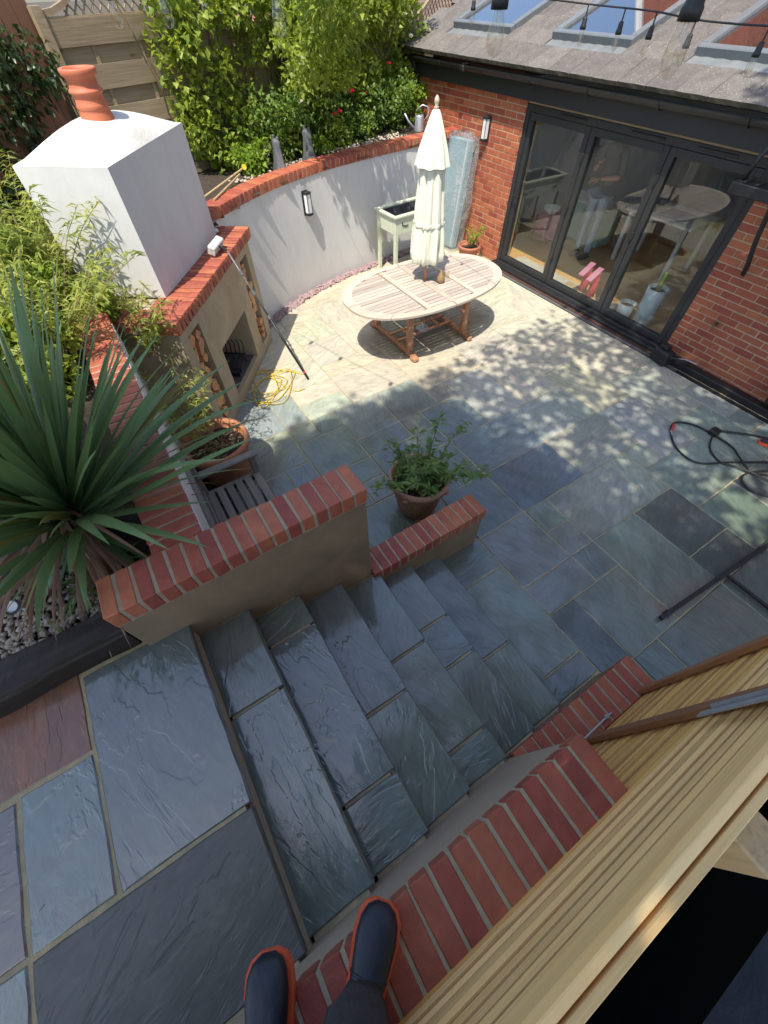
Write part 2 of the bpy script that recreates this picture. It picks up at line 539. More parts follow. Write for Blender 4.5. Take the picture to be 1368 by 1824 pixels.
M_TILEEDGE = mat('mossy_tile_edge', (.05, .042, .034), (.08, .075, .045), scale=12, rough=.95, bump=.8, bscale=60, objvar=.1)
M_NTILE = mat('brown_roof_tile', (.13, .08, .065), (.18, .12, .10), scale=5, rough=.85, bump=.6, bscale=30, objvar=.1)
M_TERRA = mat('terracotta', (.42, .16, .08), (.33, .13, .075), scale=6, rough=.75, bump=.3, bscale=70, objvar=.05, speck=(.46, .26, .17))
M_TERRA2 = mat('weathered_terracotta', (.46, .27, .18), (.38, .22, .15), scale=5, rough=.8, bump=.3, bscale=60, objvar=.05, speck=(.40, .30, .22))
M_POTRED = mat('chimney_clay', (.52, .15, .07), (.45, .13, .065), scale=4, rough=.6, bump=.2, bscale=50, objvar=0)
M_TEAK = wood_material('weathered_teak', (.36, .30, .24), (.50, .44, .37), .7, axis=1, knots=False)
M_TEAKRIM = wood_material('pale_teak', (.46, .38, .29), (.56, .48, .38), .7, axis=1, knots=False)
M_TEAKLEG = wood_material('brown_teak', (.33, .15, .075), (.42, .22, .12), .5, axis=2, knots=False)
M_BENCH = wood_material('grey_weathered_wood', (.16, .145, .125), (.24, .22, .19), .75, axis=0, knots=False)
M_BENCHY = wood_material('grey_weathered_wood_arm', (.16, .145, .125), (.24, .22, .19), .75, axis=1, knots=False)
M_FENCE = wood_material('fence_board_wood', (.24, .18, .105), (.34, .27, .17), .8, axis=1, sc=.8)
M_SLAT = wood_material('larch_slat', (.82, .42, .10), (.90, .54, .17), .55, axis=1, sc=.6, objvar=.22, dark=(.17, .08, .03))
M_SLATTOP = wood_material('pale_larch', (.90, .55, .20), (.94, .67, .31), .6, axis=1, sc=.55, objvar=.16, dark=(.2, .1, .04))
M_SLATEDGE = wood_material('crevice_shade_edge', (.38, .20, .075), (.48, .27, .10), .8, axis=1, knots=False)  # shade of the gaps between slats, put into the top-face colour
M_RAIL = wood_material('brown_rail_wood', (.26, .11, .045), (.32, .15, .065), .5, axis=2, knots=False)
M_SLEEPER = wood_material('dark_sleeper', (.012, .008, .006), (.035, .025, .018), .7, axis=1, knots=False, sc=.5)
M_POST = wood_material('post_timber', (.40, .29, .15), (.50, .38, .21), .65, axis=2, sc=.6)
M_GALV = mat('galvanised_steel', (.42, .45, .47), (.52, .55, .57), scale=9, rough=.35, rough2=.55, metal=.7, bump=.05, objvar=0)
M_LOG = mat('split_log', (.66, .36, .16), (.46, .21, .09), scale=8, rough=.8, bump=.6, bscale=30, stretch=(1, 1, 4), objvar=.25)
M_SAGE = mat('sage_paint', (.53, .58, .44), (.50, .55, .42), scale=4, rough=.5, bump=.08, objvar=0)
M_CREAM = mat('cream_canvas', (.74, .74, .60), (.70, .70, .56), scale=5, rough=.85, bump=.25, bscale=90, objvar=0)
M_YELLOW = mat('yellow_rubber', (.62, .46, .03), (.58, .42, .03), scale=6, rough=.4, bump=0, objvar=0)
M_NAVY = mat('navy_rubber', (.010, .013, .022), (.016, .020, .031), scale=9, rough=.25, rough2=.55, bump=.35, bscale=14, objvar=0, bdist=.012)
M_ORANGE = mat('orange_sole', (.85, .13, .045), (.8, .12, .04), scale=6, rough=.5, bump=0, objvar=0)
M_TROUSER = mat('charcoal_fabric', (.035, .035, .04), (.055, .053, .055), scale=30, rough=.9, bump=.5, bscale=140, objvar=0, speck=(.11, .10, .09))
M_SKIN = mat('skin', (.55, .30, .21), (.50, .27, .19), scale=5, rough=.5, bump=.05, objvar=0)
M_HAIR = mat('brown_hair', (.045, .028, .018), (.07, .045, .03), scale=20, rough=.5, bump=.4, objvar=0, stretch=(1, 1, .2))
M_TSHIRT = mat('grey_cotton', (.10, .10, .105), (.12, .12, .125), scale=8, rough=.9, bump=.2, objvar=0)
M_JEANS = mat('light_denim', (.30, .42, .52), (.38, .50, .58), scale=12, rough=.9, bump=.3, objvar=0)
M_RED = mat('red_rubber', (.62, .06, .08), (.58, .05, .07), scale=6, rough=.45, bump=0, objvar=0)
M_PLUM = mat('plum_slate_chip', (.23, .15, .16), (.32, .23, .23), scale=10, rough=.75, bump=.3, objvar=.25)
M_PEBBLE = mat('cream_pebble', (.46, .40, .31), (.36, .31, .25), scale=14, rough=.7, bump=.2, objvar=.2)
M_FLOORIN = wood_material('oak_floor', (.68, .36, .11), (.76, .44, .16), .35, axis=0, knots=False, sc=.5)
M_WALLIN = mat('grey_plaster', (.34, .37, .39), (.32, .35, .37), scale=3, rough=.8, bump=.05, objvar=0)
M_CHAR = mat('charcoal_cloth', (.03, .03, .033), (.045, .045, .048), scale=20, rough=.9, bump=.3, objvar=0)
M_MINT = mat('mint_paint', (.30, .58, .50), (.28, .54, .47), scale=5, rough=.5, bump=.05, objvar=0)
M_PINK = mat('pink_cloth', (.45, .16, .24), (.50, .22, .30), scale=9, rough=.9, bump=.4, objvar=0)
M_BLUECL = mat('blue_cloth', (.03, .14, .25), (.05, .19, .32), scale=9, rough=.9, bump=.4, objvar=0)
M_WPOT = mat('speckled_white', (.70, .70, .66), (.64, .64, .60), scale=8, rough=.45, bump=.05, objvar=0, speck=(.28, .26, .24))
M_BLUEBOX = mat('blue_print', (.24, .40, .46), (.28, .45, .50), scale=4, rough=.5, bump=0, objvar=0)
M_WPRINT = mat('white_print', (.75, .75, .73), None, scale=4, rough=.6, bump=0, objvar=0)
M_GREYTHING = mat('grey_resin', (.07, .075, .08), (.13, .135, .14), scale=7, rough=.6, bump=.3, bscale=30, objvar=0)
M_GLASS = glass_material('door_glass', 1.58, (.95, .97, .96), .0, drops=.75)
M_SKYGLASS = glass_material('roof_window_glass', 5.5, (.24, .27, .30), .0)
M_BULBGLASS = glass_material('bulb_glass', 1.6, (.93, .91, .86))
M_WRAP = wrap_material()
M_TANKBLUE = mat('dark_blue_liner', (.003, .006, .012), (.004, .008, .016), scale=5, rough=.35, bump=.3, bscale=9, objvar=0)
M_TANKWATER = mat('dark_water', (.002, .003, .003), (.003, .004, .004), scale=3, rough=.06, bump=.15, bscale=6, objvar=0, spec=.3)
M_MAINBRICK = mat('main_house_brick', (.30, .10, .06), (.24, .07, .045), scale=9, rough=.8, bump=.4, bscale=30, objvar=0, speck=(.5, .42, .32))
M_LENS = mat('lamp_diffuser', (.74, .76, .78), (.68, .70, .72), scale=5, rough=.25, bump=0, objvar=0)
L_VINE = leafmat('vine_leaf', (.12, .20, .028), (.36, .43, .07), .42)
L_ROSE = leafmat('rose_leaf', (.07, .14, .03), (.19, .28, .055), .35)
L_SHRUB = leafmat('lime_shrub_leaf', (.14, .25, .02), (.26, .36, .05), .4)
L_IVY = leafmat('ivy_leaf', (.015, .032, .010), (.05, .085, .022), .2, .35)
L_BAMBOO = leafmat('bamboo_leaf', (.13, .20, .04), (.40, .43, .09), .42)
L_CORD = leafmat('cordyline_leaf', (.06, .12, .048), (.17, .26, .10), .15, .38, scale=6)
L_CORDYEL = leafmat('yellowing_cordyline_leaf', (.12, .13, .035), (.24, .22, .06), .2, .45)
L_CORDDRY = leafmat('dry_cordyline_leaf', (.13, .065, .04), (.26, .15, .09), .15, .6)
L_HERB = leafmat('pot_shrub_leaf', (.09, .17, .05), (.20, .30, .08), .38)
L_TREE = leafmat('tree_leaf', (.04, .085, .02), (.08, .14, .03), .25)
L_REDFL = leafmat('red_petal', (.50, .01, .05), (.62, .03, .10), .3)
L_WFL = leafmat('white_petal', (.72, .68, .62), (.80, .76, .70), .3)
L_PURP = leafmat('purple_petal', (.28, .08, .25), (.42, .15, .36), .3)
L_DRYBITS = leafmat('dry_twig_leaf', (.22, .14, .06), (.40, .30, .14), .2, .7)

BR = [MB().cbox((0, 0, 0), (1, 1, 1), .0) for _ in range(0)]
_rb = random.Random(3)
def brick_variants(size, n=6, ch=.006, jit=.0022, m=None, name='brick'):
    out = []
    for _ in range(n):
        s = [d + _rb.uniform(-.003, .003) for d in size]
        me = MB().cbox((0, 0, 0), s, ch, None, jit, _rb).mesh(name)
        me.materials.append(m)
        out.append(me)
    return out
CAPB = brick_variants((.215, .063, .1025), ch=.0035, m=M_BRICK)          # soldier brick on edge, length along x
def cap_brick(parent, x, y, z, rz=0.0, length=.215):
    o = new('brick', random.choice(CAPB), None, parent, loc=(x, y, z), rot=(random.uniform(-.008, .008), random.uniform(-.008, .008), rz + random.uniform(-.008, .008)))
    if abs(length - .215) > .002: o.scale = (length / .215, 1, 1)
    return o

# ================================================================== SETTING
new('ground', MB().add([(-120, -120, -.12), (120, -120, -.12), (120, 120, -.12), (-120, 120, -.12)], [(0, 1, 2, 3)]), M_EARTH, kind='structure')

# ---- patio
patio = new('patio', MB().box(-7.0, 4.0, -.9, 5.66, -.10, -.007), M_JOINT, kind='structure')
PX = lambda i: .016 + .2855 * i
PY = lambda j: 1.70 + .2855 * j
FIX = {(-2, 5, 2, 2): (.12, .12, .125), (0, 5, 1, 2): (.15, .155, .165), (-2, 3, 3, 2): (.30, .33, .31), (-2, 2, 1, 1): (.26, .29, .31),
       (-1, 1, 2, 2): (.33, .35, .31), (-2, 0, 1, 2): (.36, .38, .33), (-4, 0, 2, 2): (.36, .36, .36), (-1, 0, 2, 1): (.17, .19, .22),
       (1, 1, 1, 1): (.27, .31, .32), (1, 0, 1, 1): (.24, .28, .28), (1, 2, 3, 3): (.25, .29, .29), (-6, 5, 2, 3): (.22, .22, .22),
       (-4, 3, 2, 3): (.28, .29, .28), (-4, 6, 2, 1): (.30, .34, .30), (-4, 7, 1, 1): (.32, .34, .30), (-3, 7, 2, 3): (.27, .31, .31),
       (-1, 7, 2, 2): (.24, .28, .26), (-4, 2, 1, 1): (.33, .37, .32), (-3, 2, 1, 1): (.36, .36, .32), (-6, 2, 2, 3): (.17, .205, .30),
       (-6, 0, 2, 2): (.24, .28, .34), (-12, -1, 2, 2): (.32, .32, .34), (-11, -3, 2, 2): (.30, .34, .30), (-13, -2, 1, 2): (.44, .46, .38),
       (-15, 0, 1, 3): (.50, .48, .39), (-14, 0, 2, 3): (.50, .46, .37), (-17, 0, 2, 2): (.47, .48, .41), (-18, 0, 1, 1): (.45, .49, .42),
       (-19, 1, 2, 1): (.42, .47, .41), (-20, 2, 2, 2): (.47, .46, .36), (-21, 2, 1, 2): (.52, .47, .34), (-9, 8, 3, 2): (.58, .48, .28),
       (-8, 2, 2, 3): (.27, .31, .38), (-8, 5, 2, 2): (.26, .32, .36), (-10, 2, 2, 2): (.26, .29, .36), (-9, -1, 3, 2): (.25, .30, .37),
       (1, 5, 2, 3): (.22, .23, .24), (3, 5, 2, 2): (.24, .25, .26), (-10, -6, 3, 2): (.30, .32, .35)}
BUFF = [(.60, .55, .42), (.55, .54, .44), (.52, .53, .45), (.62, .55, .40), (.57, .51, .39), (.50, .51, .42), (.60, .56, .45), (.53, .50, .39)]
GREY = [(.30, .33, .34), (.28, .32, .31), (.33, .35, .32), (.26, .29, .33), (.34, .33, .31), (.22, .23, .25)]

def slab_mesh(w, h, th=.04, name='paving_slab'):
    """stone slab with hand-cut, slightly wandering edges"""
    nx, ny = max(2, int(w / .09)), max(2, int(h / .09))
    ring = []
    for k in range(nx): ring.append((-w / 2 + w * k / nx, -h / 2))
    for k in range(ny): ring.append((w / 2, -h / 2 + h * k / ny))
    for k in range(nx): ring.append((w / 2 - w * k / nx, h / 2))
    for k in range(ny): ring.append((-w / 2, h / 2 - h * k / ny))
    n = len(ring); vs = []
    jr = [(random.uniform(-.003, .003), random.uniform(-.003, .003)) for _ in ring]
    for (x, y), (a, b) in zip(ring, jr): vs.append((x + a, y + b, -th))
    for (x, y), (a, b) in zip(ring, jr): vs.append((x + a, y + b, -.006 + random.uniform(-.002, .001)))
    for (x, y), (a, b) in zip(ring, jr): vs.append(((x + a) * (1 - .012 / w), (y + b) * (1 - .012 / h), random.uniform(-.0012, .0)))
    fs = []
    for k in range(n):
        l = (k + 1) % n
        fs.append((k, l, l + n, k + n)); fs.append((k + n, l + n, l + 2 * n, k + 2 * n))
    fs.append(tuple(range(2 * n, 3 * n)))
    mb = MB(); mb.add(vs, fs)
    return mb

def slab(parent, x0, x1, y0, y1, z, color, gap=.010, name='paving_slab', th=.04):
    if color[2] > color[0] * .93: color = (color[0] * 1.0, color[1] * 1.09, color[2] * .87)
    w, h = x1 - x0 - gap, y1 - y0 - gap
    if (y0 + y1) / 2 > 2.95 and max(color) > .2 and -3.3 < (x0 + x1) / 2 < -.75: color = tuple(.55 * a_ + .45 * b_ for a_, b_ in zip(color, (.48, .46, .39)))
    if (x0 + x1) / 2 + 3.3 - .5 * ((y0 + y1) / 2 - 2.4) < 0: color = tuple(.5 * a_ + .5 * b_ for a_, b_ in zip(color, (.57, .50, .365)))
    rz = 0 if random.random() < .6 else math.pi
    if h > w:                      # keep the long side as local x so the rive runs along it
        mb = slab_mesh(h, w, th); rz += math.pi / 2
    else:
        mb = slab_mesh(w, h, th)
    return new(name, mb, M_SLATE, parent, loc=((x0 + x1) / 2, (y0 + y1) / 2, z + random.uniform(-.0015, .0015)),
               rot=(random.uniform(-.004, .004), random.uniform(-.004, .004), rz), color=color)

occ = set(); rects = []
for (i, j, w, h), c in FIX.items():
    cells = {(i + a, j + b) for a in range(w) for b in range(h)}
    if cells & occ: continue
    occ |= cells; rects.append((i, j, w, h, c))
IMIN, IMAX, JMIN, JMAX = -23, 9, -8, 13
def blocked(i, j):
    return j < 0 and i >= -5
for j in range(JMIN, JMAX):
    for i in range(IMIN, IMAX):
        if (i, j) in occ or blocked(i, j): continue
        opts = [(3, 2), (2, 3), (2, 2), (2, 1), (1, 2), (2, 2), (1, 1)]
        random.shuffle(opts)
        opts.sort(key=lambda o: -o[0] * o[1] + random.random() * 4)
        for w, h in opts + [(1, 1)]:
            cells = {(i + a, j + b) for a in range(w) for b in range(h)}
            if all(IMIN <= a < IMAX and JMIN <= b < JMAX and not blocked(a, b) for a, b in cells) and not cells & occ:
                occ |= cells
                dry = PX(i) + 3.3 - .5 * (PY(j) - 2.4) < 0  # sunlit side: paler palette, dry stone plus sunlight put into the colour
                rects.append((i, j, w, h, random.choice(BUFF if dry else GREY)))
                break
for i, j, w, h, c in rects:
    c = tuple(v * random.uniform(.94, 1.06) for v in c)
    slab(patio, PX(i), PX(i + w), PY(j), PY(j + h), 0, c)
# foot-of-steps row
for x0, x1, c in ((-1.14, -.815, (.25, .29, .32)), (-.815, .045, (.37, .42, .41)), (.045, .225, (.22, .25, .28))):
    slab(patio, x0, x1, 1.20, 1.70, 0, c)

# ---- steps and landing
NOSE = [-.485, -.205, .082, .362, .655, .94, 1.237]
RISE = .152
ZK = lambda k: RISE * (7 - k)
XL, XR = -1.148, .224
LZ = ZK(0)
landing = new('landing', MB().box(-1.6, 3.4, -6.0, -.52, -.1, LZ - .007), M_JOINT, kind='structure')
LAND = [(-1.18, -.27, -1.007, -.485, (.19, .23, .28)), (-1.9, -.815, -1.62, -1.007, (.52, .20, .10)), (-.815, -.275, -1.305, -1.007, (.24, .31, .36)),
        (-.27, .235, -1.305, -.485, (.155, .165, .155)), (-.80, -.275, -1.95, -1.305, (.24, .17, .155)), (-.27, .62, -1.95, -1.305, (.26, .34, .38)),
        (-1.9, -.8, -2.3, -1.62, (.26, .25, .25)), (.235, 1.1, -1.305, -1.18, (.26, .28, .28)), (-.8, .62, -2.6, -1.95, (.24, .26, .28))]
for x0, x1, y0, y1, c in LAND:
    sl_ = slab(landing, x0, x1, y0, y1, LZ, c, gap=.014)
    if c == (.155, .165, .155): sl_.color = (.16, .17, .16, .12)        # film thinned to keep the sky reflection off this dark slab
    if c == (.52, .20, .10): sl_.color = (.50, .185, .085, .35)
steps = new('steps', MB().box(XL - .02, XR + .02, -.52, -.50, -.1, LZ - .046), M_MORTAR, kind='structure')
TJ = {1: [-.66], 2: [-.94, -.06], 3: [-.352], 4: [-.554, .04], 5: [-.653, -.356], 6: [-.28]}
TC = {1: [(.25, .29, .32), (.27, .33, .37)], 2: [(.27, .32, .33), (.25, .31, .39), (.28, .34, .37)], 3: [(.25, .29, .37), (.29, .34, .35)],
      4: [(.27, .32, .38), (.28, .31, .31), (.29, .35, .37)], 5: [(.29, .32, .38), (.25, .32, .39), (.29, .31, .34)], 6: [(.27, .32, .40), (.33, .37, .35)]}
M_RISER = M_BRICK
for k in range(1, 7):
    z = ZK(k)
    xs = [XL] + TJ[k] + [XR]
    y0, y1 = NOSE[k - 1] - .03, NOSE[k]
    for a, b, c in zip(xs, xs[1:], TC[k]):
        slab(steps, a, b, y0, y1, z, c, gap=.012, name='tread_slab', th=.035)
    new('step_core', MB().box(XL - .02, XR + .02, y0 + .03, y1 - .035, -.09, z - .008), M_JOINT, steps)
for k in range(0, 7):           # brick-faced risers
    y = NOSE[k] - .028
    z1 = ZK(k) - .042; z0 = ZK(k + 1) + .004
    n = 6
    for q in range(n):
        a = XL + (XR - XL) * q / n; b = XL + (XR - XL) * (q + 1) / n
        new('riser_brick', MB().cbox(((a + b) / 2, y - .02, (z0 + z1) / 2), (b - a - .01, .04, z1 - z0), .004), M_BRICK, steps)
    new('riser_mortar', MB().box(XL, XR, y - .0, y + .014, ZK(k + 1) - .004, ZK(k + 1) + .016), M_MORTAR, steps)

# ---- rendered walls with brick-on-edge caps beside the steps
def side_wall(name, x0, x1, y0, y1, ztop, label, mface, cx=None, z0=-.05, over=.012):
    """wall running along y; cap bricks lie across x"""
    w = empty(name, ((x0 + x1) / 2, (y0 + y1) / 2, 0), label, 'wall')
    zc = ztop - .1025
    new('rendered_body', MB().cbox(((x0 + x1) / 2, (y0 + y1) / 2, (z0 + zc - .008) / 2), (x1 - x0, y1 - y0, zc - .008 - z0), .006), mface, w)
    new('mortar_bed', MB().box(x0 - over + .004, x1 + over - .004, y0 + .004, y1 - .004, zc - .0075, ztop - .0035), M_MORTAR, w)
    n = max(2, round((y1 - y0 + .02) / .0765)); p = (y1 - y0 + .012) / n
    for k in range(n):
        cap_brick(w, (x0 + x1) / 2, y0 - .006 + p * (k + .5), ztop - .05125 + random.uniform(-.001, .0015), 0, x1 - x0 + 2 * over)
    return w
side_wall('stair_wall', -1.338, -1.150, -.690, .600, 1.46, 'tall brown rendered stair wall with red brick cap, beside the spiky palm', M_TAN2)
side_wall('stair_wall', -1.310, -1.128, .604, 1.655, .50, 'low brown rendered wall with brick cap in front of the clay shrub pot', M_TAN2)
side_wall('stair_wall', .236, .413, -1.20, .665, 1.46, 'tall rendered stair wall whose brick cap a navy boot stands on', mat('pale_brown_render', (.42, .33, .235), (.36, .28, .20), scale=2.5, rough=.6, bump=.15, bscale=50, objvar=0))
side_wall('stair_wall', .232, .409, .669, 1.650, .50, 'low brick-capped wall at the foot of the slatted timber gate', M_TAN2)

# ---- white planter wall with wide brick cap (left)
pw = empty('planter_wall', (-2.6, -.33, 0), 'white rendered planter wall with wide red brick cap behind the bench', 'wall')
new('rendered_body', MB().cbox((-2.62, -.315, .64), (2.50, .19, 1.42), .01), M_WHITE, pw)
new('mortar_bed', MB().box(-3.86, -1.345, -.442, -.209, 1.345, 1.446), M_MORTAR, pw)
nb = 33
for k in range(nb):
    o = cap_brick(pw, -1.345 - .0765 * (k + .5), -.325, 1.40, math.pi / 2, .24)
new('white_drip_edge', MB().cbox((-2.5, -.205, 1.36), (2.3, .012, .16), .003), M_WHITE, pw)

# ---- raised garden ground (left and back)
def soil_patch(name, poly, z, m, kind='structure', amp=.03, step=.12, parent=None):
    xs = [p[0] for p in poly]; ys = [p[1] for p in poly]
    def inside(x, y):
        r = False; n = len(poly)
        for i in range(n):
            (xa, ya), (xb, yb) = poly[i], poly[(i + 1) % n]
            if (ya > y) != (yb > y) and x < (xb - xa) * (y - ya) / (yb - ya) + xa: r = not r
        return r
    nx = int((max(xs) - min(xs)) / step) + 1; ny = int((max(ys) - min(ys)) / step) + 1
    mb = MB(); ix = {}
    for a in range(nx + 1):
        for b in range(ny + 1):
            x = min(xs) + a * step; y = min(ys) + b * step
            ix[a, b] = len(mb.v)
            mb.v.append((x, y, (z(x, y) if callable(z) else z) + amp * mnoise.noise(Vector((x * 3, y * 3, 1.7)))))
    for a in range(nx):
        for b in range(ny):
            if inside(min(xs) + (a + .5) * step, min(ys) + (b + .5) * step):
                mb.f.append((ix[a, b], ix[a + 1, b], ix[a + 1, b + 1], ix[a, b + 1]))
    return new(name, mb, m, parent, kind=kind, smooth=True)
def bed_z(x, y):
    a = min(1, max(0, (-x - 1.9) / 1.3)); b = min(1, max(0, (-x - 5.0) / .8))
    return 1.11 + .22 * a + .10 * b
soil_patch('garden_bed', [(-1.36, -.42), (-3.9, -.42), (-5.0, .55), (-5.4, 1.2), (-5.95, 2.0), (-6.3, 2.9), (-6.45, 3.7), (-6.6, 5.7), (-10, 5.7), (-10, -6), (-1.36, -6)], bed_z, M_SOIL, amp=.03)

# ================================================================== FIREPLACE
FR = Vector((-5.168, 1.409, 0)); DV = Vector((.790, -.613, 0)); DN = Vector((-.613, -.790, 0))   # DV along front to the left in view, DN into the body
def fp(s, d, z): return FR + DV * s + DN * d + Vector((0, 0, z))
FANG = math.atan2(DV.y, DV.x)
def fbox(mb, s0, s1, d0, d1, z0, z1):
    vs = [fp(s, d, z) for s in (s0, s1) for d in (d0, d1) for z in (z0, z1)]
    return mb.add(vs, [(0, 2, 3, 1), (4, 5, 7, 6), (0, 1, 5, 4), (2, 6, 7, 3), (0, 4, 6, 2), (1, 3, 7, 5)])
fire = empty('fireplace', fp(.95, .5, 0), 'outdoor fireplace with tan front, brick mantel and white chimney breast', 'fireplace')
S0, S1, FD, ZF = -.05, 1.95, 1.12, 1.23
body = MB()
# front built as piers and lintels round the openings
fbox(body, S0, .09, 0, .34, -.05, ZF); fbox(body, .32, .555, 0, .34, -.05, ZF); fbox(body, 1.345, 1.58, 0, .34, -.05, ZF); fbox(body, 1.825, S1, 0, .34, -.05, ZF)
for a, b, zt, zb in ((.09, .32, 1.13, .14), (.555, 1.345, .715, .14), (1.58, 1.825, 1.13, .14)):
    fbox(body, a, b, 0, .34, zt, ZF); fbox(body, a, b, 0, .34, -.05, zb)
fbox(body, S0, .555, .34, FD, -.05, ZF); fbox(body, 1.345, S1, .34, FD, -.05, ZF)
fbox(body, .555, 1.345, .62, FD, -.05, ZF); fbox(body, .555, 1.345, .34, .62, -.05, .14); fbox(body, .555, 1.345, .34, .62, .715, ZF)
new('rendered_front', body, M_TAN, fire)
new('sooty_firebox', fbox(fbox(MB(), .56, 1.34, .60, .615, .145, .712), .56, 1.34, .05, .60, .142, .146), mat('soot', (.05, .045, .04), (.10, .095, .085), scale=6, rough=.95, bump=.3, objvar=0), fire)
new('mantel_bed', fbox(MB(), S0 - .03, S1 + .03, -.03, FD, ZF + .002, 1.318), M_MORTAR, fire)
nfr = 27
for k in range(nfr):                                    # front course, bricks lie front to back
    p = fp(S0 - .04 + (S1 - S0 + .08) * (k + .5) / nfr, .085, 1.287)
    cap_brick(fire, p.x, p.y, p.z, math.atan2(DN.y, DN.x), .262)
for r in range(4):                                       # rows behind, running along the front
    for k in range(9):
        if .26 < (r + .5) * .226 + .175 and 1 < k < 8 and r > 0: continue
        p = fp(S0 - .04 + (S1 - S0 + .08) * (k + .5) / 9, .257 + r * .075, 1.287)
        cap_brick(fire, p.x, p.y, p.z, FANG)
for r in range(8):                                       # left and right returns under the chimney
    for s in (S1 - .09, S0 + .09, S1 + .14):
        p = fp(s, .56 + r * .075, 1.287)
        cap_brick(fire, p.x, p.y, p.z, FANG, .22)
# chimney breast: tapering rendered box
CS0, CS1, CD0, CD1 = .2185, 1.563, .217, .935
ctop = 2.231
def cp(s, d, z): return fp(s, d, z)
chim = MB()
pts = []
for z, ins in ((1.338, 0), (ctop, .0)):
    for s, d in ((CS0 + ins, CD0), (CS1 - ins, CD0), (CS1 - ins, CD1), (CS0 + ins, CD1)):
        pts.append(cp(s, d, z))
chim.add(pts, [(0, 3, 2, 1), (0, 1, 5, 4), (1, 2, 6, 5), (2, 3, 7, 6), (3, 0, 4, 7)])
new('chimney_breast', chim, M_WHITE, fire)
dome = MB()
ND = 14
for a in range(ND + 1):
    for b in range(ND + 1):
        u, v = a / ND, b / ND
        hgt = .16 * (1 - (2 * u - 1) ** 2) ** .75 * (1 - (2 * v - 1) ** 2) ** .75
        dome.v.append(tuple(cp(CS0 + (CS1 - CS0) * u, CD0 + (CD1 - CD0) * v, ctop + .001 + hgt)))
for a in range(ND):
    for b in range(ND):
        k = a * (ND + 1) + b
        dome.f.append((k, k + 1, k + ND + 2, k + ND + 1))
new('domed_top', dome, M_DOME, fire, smooth=True)
pc = Vector((-4.76, .415, 0))
_pp = [(.150, 0), (.150, .04), (.142, .09), (.135, .14), (.148, .165), (.136, .19), (.131, .25), (.130, .29), (.150, .31), (.152, .325), (.146, .34), (.130, .36), (.126, .42), (.130, .46), (.156, .485), (.160, .54), (.154, .555), (.124, .555), (.118, .52), (.114, .05)]
pot = MB().lathe([(r * .78, z * .50) for r, z in _pp], (pc.x, pc.y, ctop + .13), 32, close=False)
new('chimney_pot', pot, M_POTRED, fire, smooth=True)

# firewood in the two niches (each log its own thing)
def log(s, d, z, r, lab, grp):
    mb = MB(); n = random.choice((3, 4, 4, 5, 7))
    ph = random.uniform(0, 6)
    ring = [(math.cos(ph + 2 * math.pi * k / n + random.uniform(-.3, .3)) * r * random.uniform(.8, 1.15), math.sin(ph + 2 * math.pi * k / n) * r * random.uniform(.8, 1.15)) for k in range(n)]
    vs = [fp(s + a, d, z + b) for a, b in ring] + [fp(s + a * .95, d + .25, z + b * .95) for a, b in ring]
    fs = [tuple(range(n)), tuple(range(n, 2 * n))[::-1]] + [(k, k + n, (k + 1) % n + n, (k + 1) % n) for k in range(n)]
    mb.add(vs, fs)
    me = mb.mesh('log')
    c = fp(s, d, z)
    for v in me.vertices: v.co = v.co - c
    new('firewood_log', me, M_LOG, None, lab, 'log', grp, loc=c)
for (a, b), side in (((1.585, 1.82), 'left'), ((.095, .315), 'right')):
    z = .14
    while z < (1.03 if side == 'left' else .98):
        r = random.uniform(.045, .065)
        xs = [a + r * .95, b - r * .95] if random.random() < .75 else [(a + b) / 2]
        for x in xs:
            rr = r * random.uniform(.85, 1.1)
            log(x, .004 + random.uniform(0, .05), z + rr * .9, rr, 'split firewood log stacked in the %s niche of the fireplace' % side, 'logs in the %s fireplace niche' % side)
        z += r * 1.55
# fire grate
gr = empty('fire_grate', fp(.85, .25, .146), 'black iron fire grate with curved bars inside the fireplace opening', 'fire grate')
for q in range(6):
    y = .10 + q * .055
    new('grate_bar', MB().tube([fp(.95, y, .20), fp(.80, y, .20), fp(.70, y, .25), fp(.66, y, .36), fp(.70, y, .43)], .008, 6), M_BLACK, gr)
new('grate_rail', MB().tube([fp(.93, .08, .19), fp(.93, .40, .19)], .01, 6), M_BLACK, gr)
new('grate_rail', MB().tube([fp(.70, .08, .25), fp(.70, .40, .25)], .01, 6), M_BLACK, gr)
for q in (.1, .38):
    new('leg', MB().tube([fp(.93, q, .19), fp(.93, q, .147)], .009, 6), M_BLACK, gr)
    new('leg', MB().tube([fp(.70, q, .25), fp(.70, q, .147)], .009, 6), M_BLACK, gr)
new('ash_tray', fbox(MB(), 1.0, 1.02, .08, .42, .147, .19), M_BLACK, gr)

# ================================================================== CURVED WHITE WALL
CW = [(-4.75, .30), (-5.05, .72), (-5.42, 1.22), (-5.93, 2.00), (-6.26, 2.85), (-6.42, 3.62), (-6.52, 4.40), (-6.57, 5.05), (-6.60, 5.645)]
def catmull(P, n):
    P = [Vector((*p, 0)) for p in P]
    Q = [P[0] * 2 - P[1]] + P + [P[-1] * 2 - P[-2]]
    out = []
    for i in range(1, len(Q) - 2):
        for k in range(n):
            t = k / n
            a, b, c, d = Q[i - 1], Q[i], Q[i + 1], Q[i + 2]
            out.append(.5 * ((2 * b) + (c - a) * t + (2 * a - 5 * b + 4 * c - d) * t * t + (3 * b - a - 3 * c + d) * t ** 3))
    out.append(P[-1])
    return out
CC = catmull(CW, 12)
def normal_at(i):
    a = CC[max(i - 1, 0)]; b = CC[min(i + 1, len(CC) - 1)]
    t = (b - a).normalized()
    return Vector((t.y, -t.x, 0))           # towards the patio
cw = empty('curved_wall', (-6.3, 3, 0), 'curved white rendered retaining wall with brick coping behind the table', 'wall')
